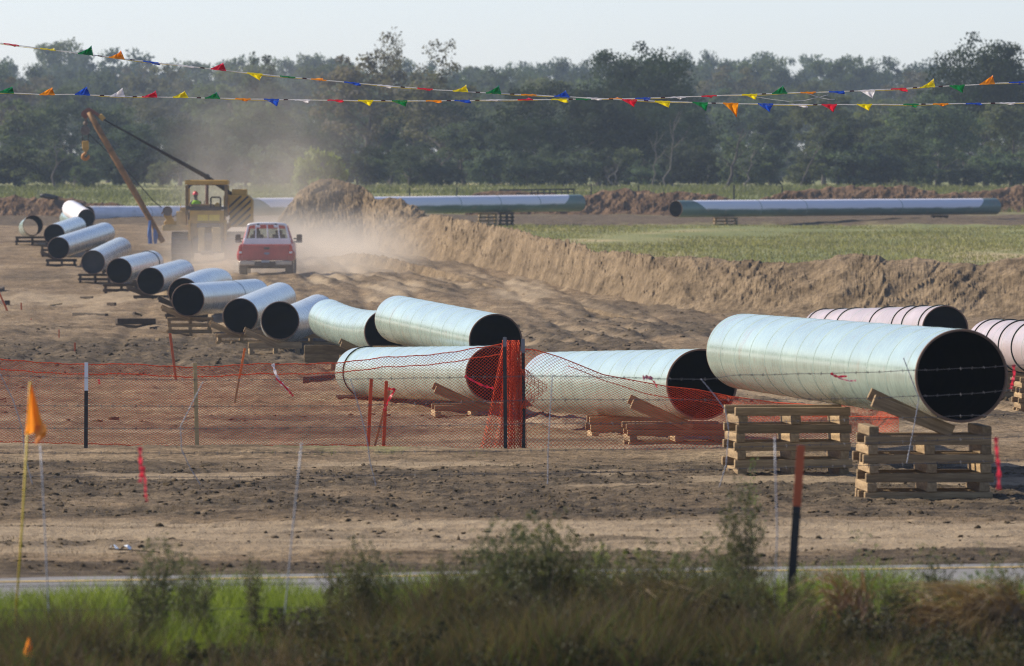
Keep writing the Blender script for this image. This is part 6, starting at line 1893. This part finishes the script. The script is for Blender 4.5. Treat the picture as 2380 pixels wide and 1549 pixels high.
def weed(key, x, Y, ytop, label, wide=1.0, grp=None):
    if label in USED:
        return None
    USED.add(label)
    X = xw(x, Y); z0 = gz(X, Y); h = zw(ytop, Y) - z0
    e = thing('roadside_weed', (X, Y, z0), label, 'weed', grp)
    e.scale = (h * wide, h * wide, h); e.rotation_euler = (0, 0, tr_rng.uniform(0, 6.28))
    for nm, me in zip(('stems', 'leaves'), WEED[key]):
        o = bpy.data.objects.new(nm, me); COL.objects.link(o); o.parent = e
weed('grey_b', 1733, 48.0, 1150, 'tallest grey green weed, reaching up before the left tall crib', .62)
weed('grey_b', 1690, 48.3, 1250, 'grey weed at the left foot of the tallest weed', .7)
weed('grey_a', 1225, 47.6, 1205, 'tall grey weed clump left of the road gap in the middle', .75)
weed('grey_a', 1120, 47.9, 1265, 'grey weed clump left of the tall middle clump', .7)
weed('grey_a', 1300, 48.2, 1225, 'grey weed clump right of the tall middle clump', .7)
weed('grey_a', 840, 47.4, 1262, 'dark dense weed clump standing alone left of the middle', .5)
weed('grey_b', 780, 47.9, 1300, 'thin grey weed left of the lone dark clump', .6)
weed('grey_b', 365, 47.6, 1268, 'grey weed standing in the bright grass at left', .8)
weed('grey_b', 430, 47.9, 1300, 'shorter grey weed right of the one in the bright grass', .7)
weed('grey_b', 590, 48.6, 1310, 'pale thin weed between the left weeds and the wire stay', .5)
weed('green_a', 1430, 47.8, 1290, 'green leafy weed in the dense right hand thicket', .7)
weed('green_a', 1560, 48.1, 1300, 'green leafy weed near the middle of the dense thicket', .7)
weed('grey_a', 1640, 47.6, 1310, 'grey leafy weed near the right end of the dense thicket', .8)
weed('grey_a', 1490, 47.1, 1270, 'dark dense weed in the shade of the right hand thicket', .8)
weed('thin', 1997, 47.8, 1262, 'thin reedy weed right of the leaning orange topped post', 1)
weed('thin', 2145, 47.6, 1290, 'thin reedy weed halfway to the right edge', 1.1)
weed('thin', 2050, 48.2, 1320, 'short thin weed between the two reedy ones', 1.2)
weed('thin', 1745, 59.8, 1092, 'single green reed standing up beside the tallest weed', .7)
weed('green_a', 2300, 48.4, 1330, 'green weed near the right edge', .6)
for i, (x, yt, k) in enumerate(((1055, 1300, 'grey_b'), (1165, 1235, 'grey_b'), (1190, 1275, 'grey_a'), (1258, 1250, 'grey_b'), (1345, 1262, 'grey_a'), (1385, 1288, 'grey_b'), (1455, 1310, 'grey_a'), (1530, 1318, 'grey_b'), (1600, 1290, 'grey_b'), (1665, 1285, 'grey_a'), (1715, 1330, 'grey_a'), (1775, 1330, 'grey_b'), (815, 1330, 'grey_a'), (880, 1300, 'grey_a'), (905, 1345, 'grey_b'), (330, 1330, 'grey_b'), (465, 1340, 'grey_b'))):
    weed(k, x, 46.9 + (i % 5) * .3, yt, 'wispy olive weed of the verge, ' + wzone(x), .75, 'wispy weeds of the verge thicket')
for i, (x, yt, k) in enumerate(((1870, 1340, 'grey_b'), (1915, 1375, 'grey_a'), (1960, 1330, 'thin'), (2020, 1345, 'grey_b'), (2085, 1330, 'grey_a'), (2120, 1355, 'thin'), (2180, 1300, 'grey_b'), (2235, 1345, 'grey_a'), (2290, 1290, 'thin'), (2345, 1310, 'grey_b'))):
    weed(k, x, 47.0 + (i % 4) * .35, yt, 'half dry weed of the right hand verge, ' + wzone(x), .7, 'half dry weeds of the right verge')
for i, x in enumerate([640, 700, 760, 820] + list(range(880, 1800, 44)) + [1830, 1890, 1950, 2020, 2090, 2170, 2240, 2310, 2370]):
    k = 'dark_b' if i % 2 else 'dark_a'
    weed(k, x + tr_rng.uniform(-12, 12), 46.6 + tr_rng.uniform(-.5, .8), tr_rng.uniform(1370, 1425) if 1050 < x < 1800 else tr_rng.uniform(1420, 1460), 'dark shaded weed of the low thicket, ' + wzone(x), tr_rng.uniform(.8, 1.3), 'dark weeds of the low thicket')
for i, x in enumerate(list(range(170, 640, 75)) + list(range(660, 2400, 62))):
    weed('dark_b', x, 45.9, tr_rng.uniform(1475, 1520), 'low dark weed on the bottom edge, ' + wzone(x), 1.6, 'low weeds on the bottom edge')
# bent heaps of dead grass
DEADG = leaf_mat('bent_dead_grass', (0.30, 0.22, 0.14), (0.50, 0.39, 0.26), 0.5, 3.0, 0.0)
def dead_clump(x, y, dxs, n, seed, label, Y=47.2, spread=40):
    rg = np.random.default_rng(seed); g = gp(x, Y)
    e = thing('dead_grass_clump', g, label, 'dead grass', 'bent clumps of dead grass')
    mb = MB(); top = P(x, y, Y)
    for k in range(n):
        tx_ = rg.normal(); b = P(x + dxs[0] + tx_ * spread, y + abs(rg.normal()) * 75, Y + rg.normal() * .25)
        c = P(x + dxs[1] * (.3 + 1.4 * rg.random()) + tx_ * spread * 1.9, y + 60 + rg.random() * 190, Y - .2 + rg.normal() * .3)
        a = Vector((g.x + rg.normal() * .12, g.y + rg.normal() * .15, g.z))
        pts = [(a * (1 - t) ** 2 + b * 2 * t * (1 - t) + c * t * t) for t in np.linspace(0, 1, 6)]
        mb.tube(pts, [.0045, .0045, .004, .0034, .0026, .0014], 3, cap=False)
    o = mb.build('blades', DEADG, e); o['kind'] = 'stuff'
dead_clump(2360, 1290, (-10, -120), 520, 1, 'largest heap of bent dead grass at the right edge', spread=45)
dead_clump(1985, 1255, (0, -60), 110, 2, 'dead grass clump right of the leaning post', spread=22)
dead_clump(1440, 1285, (0, 90), 130, 3, 'dead grass clump drooping in the middle thicket', spread=30)
dead_clump(690, 1400, (0, -80), 90, 4, 'dead grass clump at the foot of the left wire stay', spread=30)
dead_clump(2170, 1310, (0, -50), 110, 5, 'dead grass clump between the leaning post and the right edge', spread=30)
dead_clump(80, 1520, (0, 60), 120, 6, 'low dead grass clump at the bottom left', Y=46.4)

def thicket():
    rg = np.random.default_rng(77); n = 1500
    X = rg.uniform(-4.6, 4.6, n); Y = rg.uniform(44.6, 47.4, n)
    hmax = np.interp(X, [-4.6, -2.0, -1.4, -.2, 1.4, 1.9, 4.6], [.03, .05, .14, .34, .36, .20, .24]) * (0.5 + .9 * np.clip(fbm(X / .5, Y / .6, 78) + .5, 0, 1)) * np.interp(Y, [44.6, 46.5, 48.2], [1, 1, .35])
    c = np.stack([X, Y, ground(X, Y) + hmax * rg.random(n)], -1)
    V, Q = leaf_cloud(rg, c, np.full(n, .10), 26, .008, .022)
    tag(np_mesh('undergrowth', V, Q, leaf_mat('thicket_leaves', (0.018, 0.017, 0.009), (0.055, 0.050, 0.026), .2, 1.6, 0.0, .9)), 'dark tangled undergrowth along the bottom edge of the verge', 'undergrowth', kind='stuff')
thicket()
def stalks(rg, n):
    X = rg.uniform(-4.7, 4.7, n * 3); Y = rg.uniform(44.8, 48.6, n * 3)
    dens = np.interp(X, [-4.7, -3.4, -3.0, -2.2, -1.9, -1.3, -.9, -.4, 1.5, 1.9, 4.7], [.04, .05, .5, .5, .25, .45, .7, 1, 1, .65, .75]) * np.interp(Y, [44.8, 46.6, 48.6], [1, 1, .25])
    k = rg.random(n * 3) < dens * (.4 + .9 * np.clip(fbm(X / .4, Y / .5, 81) + .5, 0, 1))
    X, Y = X[k][:n], Y[k][:n]
    hs = np.interp(X, [-4.7, -3.4, -2.6, -1.9, -1.2, -.5, .5, 1.5, 2.0, 4.7], [.35, .45, 1.15, .55, 1.0, 1.35, 1.45, 1.4, .8, 1.0]) * np.interp(Y, [44.8, 46.8, 48.6], [.75, 1, .8]) * (.55 + .8 * np.clip(fbm(X / .3, Y / .4, 82) + .5, 0, 1))
    return X, Y, hs
blades('weed_stalks', 36000, stalks, .16, .50, .0075, leaf_mat('stalk_brown', (0.050, 0.042, 0.022), (0.145, 0.115, 0.060), .35, 2.2, 0.0, .9), 'dense brown and olive weed stalks along the bottom edge of the verge', 38, .55, 4, cat='weed stalks')
blades('weed_stalks', 14000, stalks, .14, .46, .009, leaf_mat('stalk_green', (0.040, 0.050, 0.018), (0.110, 0.130, 0.045), .4, 2.2, 0.0, .9), 'olive green stalks mixed among the brown ones of the verge', 39, .7, 4, cat='weed stalks')

# white scrap of paper on the bare ground
sc = thing('paper_scrap', gp(280, 64.5, .02), 'crumpled white scrap lying on the bare ground at left', 'litter')
rg = np.random.default_rng(8); mb = MB(); n = 7; vs = []; fs = []
for j in range(4):
    for i in range(n):
        X_ = xw(256 + i * 8, 64.5); Y_ = 64.3 + j * .12
        vs.append((X_, Y_, gz(X_, Y_) + .03 + .03 * rg.random() + .02 * math.sin(i * 1.7)))
for j in range(3):
    for i in range(n - 1): fs.append((j * n + i, j * n + i + 1, (j + 1) * n + i + 1, (j + 1) * n + i))
mb.add(vs, fs); mb.build('sheet', M['whitepaint'], sc)
mb = MB(); a = gp(252, 64.3, .04); mb.tube([a, a + Vector((.2, .0, -.01)), a + Vector((.42, -.15, -.02))], .006, 5); s_ = thing('stick', a, 'thin dark stick beside the white scrap', 'stick'); mb.build('twig', M['darkwood'], s_)
# ---------------------------------------------------------------- strings of pennants across the site
PY = 100.0
PCOL = {'R': ('red', (0.72, 0.02, 0.05)), 'Y': ('yellow', (0.85, 0.70, 0.01)), 'G': ('green', (0.01, 0.22, 0.06)), 'O': ('orange', (0.90, 0.32, 0.01)), 'B': ('blue', (0.02, 0.09, 0.52)), 'W': ('white', (0.78, 0.75, 0.76))}
PM = {k: cloth_mat(n + '_pennant_film', c, 0.45, 0.18) for k, (n, c) in PCOL.items()}
CORD = cloth_mat('white_cord', (0.88, 0.86, 0.82), 0.5, 0.5)
YC = cloth_mat('yellow_cord', (0.80, 0.66, 0.06), 0.5, 0.5)
TAPE = simple('maroon_tape', (0.07, 0.012, 0.016), 0.6)
S1X = [-700, -300, 0, 47, 130, 217, 293, 367, 450, 527, 614, 687, 794, 910, 1010, 1090, 1160, 1250, 1324, 1397, 1477, 1524, 1588, 1641, 1715, 1801, 1875, 1945, 2028, 2128, 2208, 2278, 2382, 2800, 3200]
S1Y = [20, 68, 100.7, 107, 118, 129, 138, 147, 156, 165, 174, 181, 191, 201, 209, 214, 218, 222, 226, 230, 233.5, 236, 238, 240, 241.3, 243, 244, 244, 243.5, 243, 242, 241, 239.5, 228, 212]
S2X = [-700, -300, 0, 97, 180, 290, 437, 580, 720, 867, 940, 1017, 1090, 1164, 1237, 1304, 1371, 1447, 1494, 1588, 1668, 1755, 1825, 1898, 1965, 2028, 2105, 2171, 2238, 2312, 2382, 2800, 3200]
S2Y = [172, 198, 215, 220.5, 220, 225, 227, 231, 233, 234.5, 235.5, 235, 234, 233, 232.3, 231.5, 231, 230, 229, 226, 223, 220, 217, 215, 213, 210, 206, 202, 199, 194.5, 191, 155, 112]
def pennant_mesh(root, x, y, Y, key, mode, rg, tilt):
    hw = 18.0
    tip = {'up': (rg.uniform(8, 15), rg.uniform(-19, -12)), 'down': (rg.uniform(8, 16), rg.uniform(10, 18)), 'flat': (rg.uniform(12, 22), rg.uniform(1, 6)), 'furl': (rg.uniform(6, 14), rg.uniform(-3.5, 3.5)), 'long': (14, 30)}[mode]
    n, m = 9, 6; vs = []; fs = []
    ph = rg.uniform(0, 6)
    for j in range(m + 1):
        v = j / m
        for i in range(n + 1):
            u = i / n * 2 - 1
            xx = x + u * hw * (1 - v) + tip[0] * v; yy = y + u * hw * tilt * (1 - v) + tip[1] * v
            amp = (0.035 if mode != 'furl' else .05)
            dY = amp * math.sin(u * 4.5 + ph + v * 3) * (0.25 + v * 1.2) + amp * .5 * math.sin(u * 9 + v * 7 + ph)
            yy += 1.7 * math.sin(u * 5 + ph) * (0.3 + v) + (3.0 if mode in ('furl', 'flat') else 1.2) * (1 - abs(u)) * math.sin(v * 3.1)
            vs.append(P(xx, yy, Y + dY + .1 * v))
    for j in range(m):
        for i in range(n): fs.append((j * (n + 1) + i, j * (n + 1) + i + 1, (j + 1) * (n + 1) + i + 1, (j + 1) * (n + 1) + i))
    # heat sealed hem that wraps the cord
    k = len(vs)
    for i in range(n + 1):
        u = i / n * 2 - 1
        for q in (-1.5, 1.5): vs.append(P(x + u * hw, y + u * hw * tilt + q + .4 * math.sin(u * 7 + ph), Y - .012))
    for i in range(n): fs.append((k + 2 * i, k + 2 * i + 1, k + 2 * i + 3, k + 2 * i + 2))
    mb = MB(); mb.add(vs, fs)
    o = mb.build('pennant', PM[key], root, smooth=True)
    o['label'] = PCOL[key][0] + ' pennant'
def string(label, SX, SY, Y, flags, seed):
    rg = random.Random(seed)
    root = thing('pennant_string', P(1190, float(np.interp(1190, SX, SY)), Y), label, 'pennant string', 'pennant strings across the site')
    xs = np.linspace(-650, 3150, 260)
    yy = lambda x: float(np.interp(x, SX, SY))
    MB().tube([P(x, yy(x) + .35 * math.sin(x * .07), Y) for x in xs], .0062, 6).build('cord', CORD, root, smooth=True)
    MB().tube([P(x, yy(x) + 1.1 + 1.5 * math.sin(x * .021 + seed) , Y + .012) for x in xs], .0030, 5).build('second_cord', YC, root, smooth=True)
    fx = [f[0] for f in flags]
    allf = list(flags)
    cyc = 'RYGOBW'
    for x in np.arange(fx[0] - 77, -600, -77): allf.append((x, cyc[int(x) % 6], 'flat'))
    for x in np.arange(fx[-1] + 76, 3100, 77): allf.append((x, cyc[int(x) % 6], 'flat'))
    for x, key, mode in allf:
        tilt = (yy(x + 10) - yy(x - 10)) / 20
        pennant_mesh(root, x, yy(x), Y, key, mode, rg, tilt)
    for i in range(0, len(fx) - 1):
        if i % 3 == 2 or (i * 7) % 5 == 1:
            x = (fx[i] + fx[i + 1]) / 2 + rg.uniform(-6, 6)
            a, b = P(x - 5, yy(x - 5), Y), P(x + 5, yy(x + 5), Y)
            MB().tube([a, b], .0085, 6).build('tape_wrap', TAPE, root)
    return root, yy
A_ = [(27, 'R', 'furl'), (112, 'Y', 'furl'), (199, 'G', 'up'), (272, 'O', 'up'), (351, 'B', 'flat'), (432, 'W', 'flat'), (508, 'R', 'up'), (593, 'Y', 'down'), (669, 'G', 'flat'), (741, 'O', 'furl'), (818, 'B', 'flat'), (895, 'W', 'flat'),
      (988, 'R', 'flat'), (1070, 'Y', 'up'), (1147, 'G', 'up'), (1229, 'O', 'furl'), (1306, 'B', 'up'), (1381, 'W', 'flat'), (1463, 'R', 'down'), (1540, 'Y', 'down'), (1627, 'G', 'down'), (1698, 'O', 'long'), (1779, 'B', 'down'), (1857, 'W', 'flat'),
      (1927, 'R', 'down'), (2009, 'Y', 'down'), (2117, 'G', 'flat'), (2186, 'O', 'furl'), (2262, 'B', 'flat'), (2341, 'W', 'flat')]
B_ = [(15, 'G', 'up'), (110, 'O', 'up'), (192, 'B', 'up'), (273, 'W', 'up'), (348, 'R', 'up'), (420, 'Y', 'up'), (494, 'G', 'up'), (565, 'O', 'furl'), (631, 'B', 'down'), (703, 'W', 'flat'), (779, 'R', 'flat'), (850, 'Y', 'down'), (929, 'G', 'down'),
      (1008, 'O', 'flat'), (1074, 'B', 'flat'), (1148, 'W', 'furl'), (1221, 'R', 'furl'), (1299, 'Y', 'flat'), (1356, 'G', 'furl'), (1428, 'O', 'furl'), (1494, 'B', 'flat'), (1576, 'W', 'furl'), (1648, 'R', 'furl'), (1742, 'Y', 'down'), (1812, 'G', 'up'),
      (1878, 'O', 'furl'), (1944, 'B', 'flat'), (2016, 'W', 'down'), (2088, 'R', 'flat'), (2155, 'Y', 'up'), (2224, 'G', 'down'), (2294, 'O', 'up'), (2362, 'B', 'furl')]
string('pennant string that slopes down from the top left and ends lower at the right', S1X, S1Y, PY, A_, 1)
rt, yy2 = string('pennant string that hangs nearly level at left and rises to the right', S2X, S2Y, PY + .6, B_, 2)
MB().tube([P(x, y, PY + .6) for x, y in ((1872, 217), (1885, 221), (1898, 225), (1912, 229), (1926, 231.5), (1940, 231.5))], .004, 5).build('loose_end', CORD, rt, smooth=True)
MB().tube([P(x, y, PY + .6) for x, y in ((1752, 225), (1790, 231), (1830, 236), (1870, 234), (1900, 227), (1925, 221))], .003, 5).build('slack_cord', CORD, rt, smooth=True)

# ---------------------------------------------------------------- haze in the air
def haze():
    m = bpy.data.materials.new('haze'); m.use_nodes = True
    nt = m.node_tree; nt.nodes.remove(nt.nodes['Principled BSDF'])
    pv = nd(nt, 'ShaderNodeVolumePrincipled')
    pv.inputs['Color'].default_value = (0.66, 0.80, 1.0, 1)
    pv.inputs['Density'].default_value = HAZE
    pv.inputs['Anisotropy'].default_value = 0.25
    nt.links.new(pv.outputs[0], nt.nodes['Material Output'].inputs['Volume'])
    mb = MB(); x0, x1, y0, y1, z0, z1 = -420, 420, -60, 1600, -3.2, 24.0
    mb.box(((x0 + x1) / 2, (y0 + y1) / 2, (z0 + z1) / 2), (x1 - x0, y1 - y0, z1 - z0))
    tag(mb.build('haze', m), 'thin bluish haze in the air', 'haze', kind='stuff')
HAZE = 0.00014
haze()
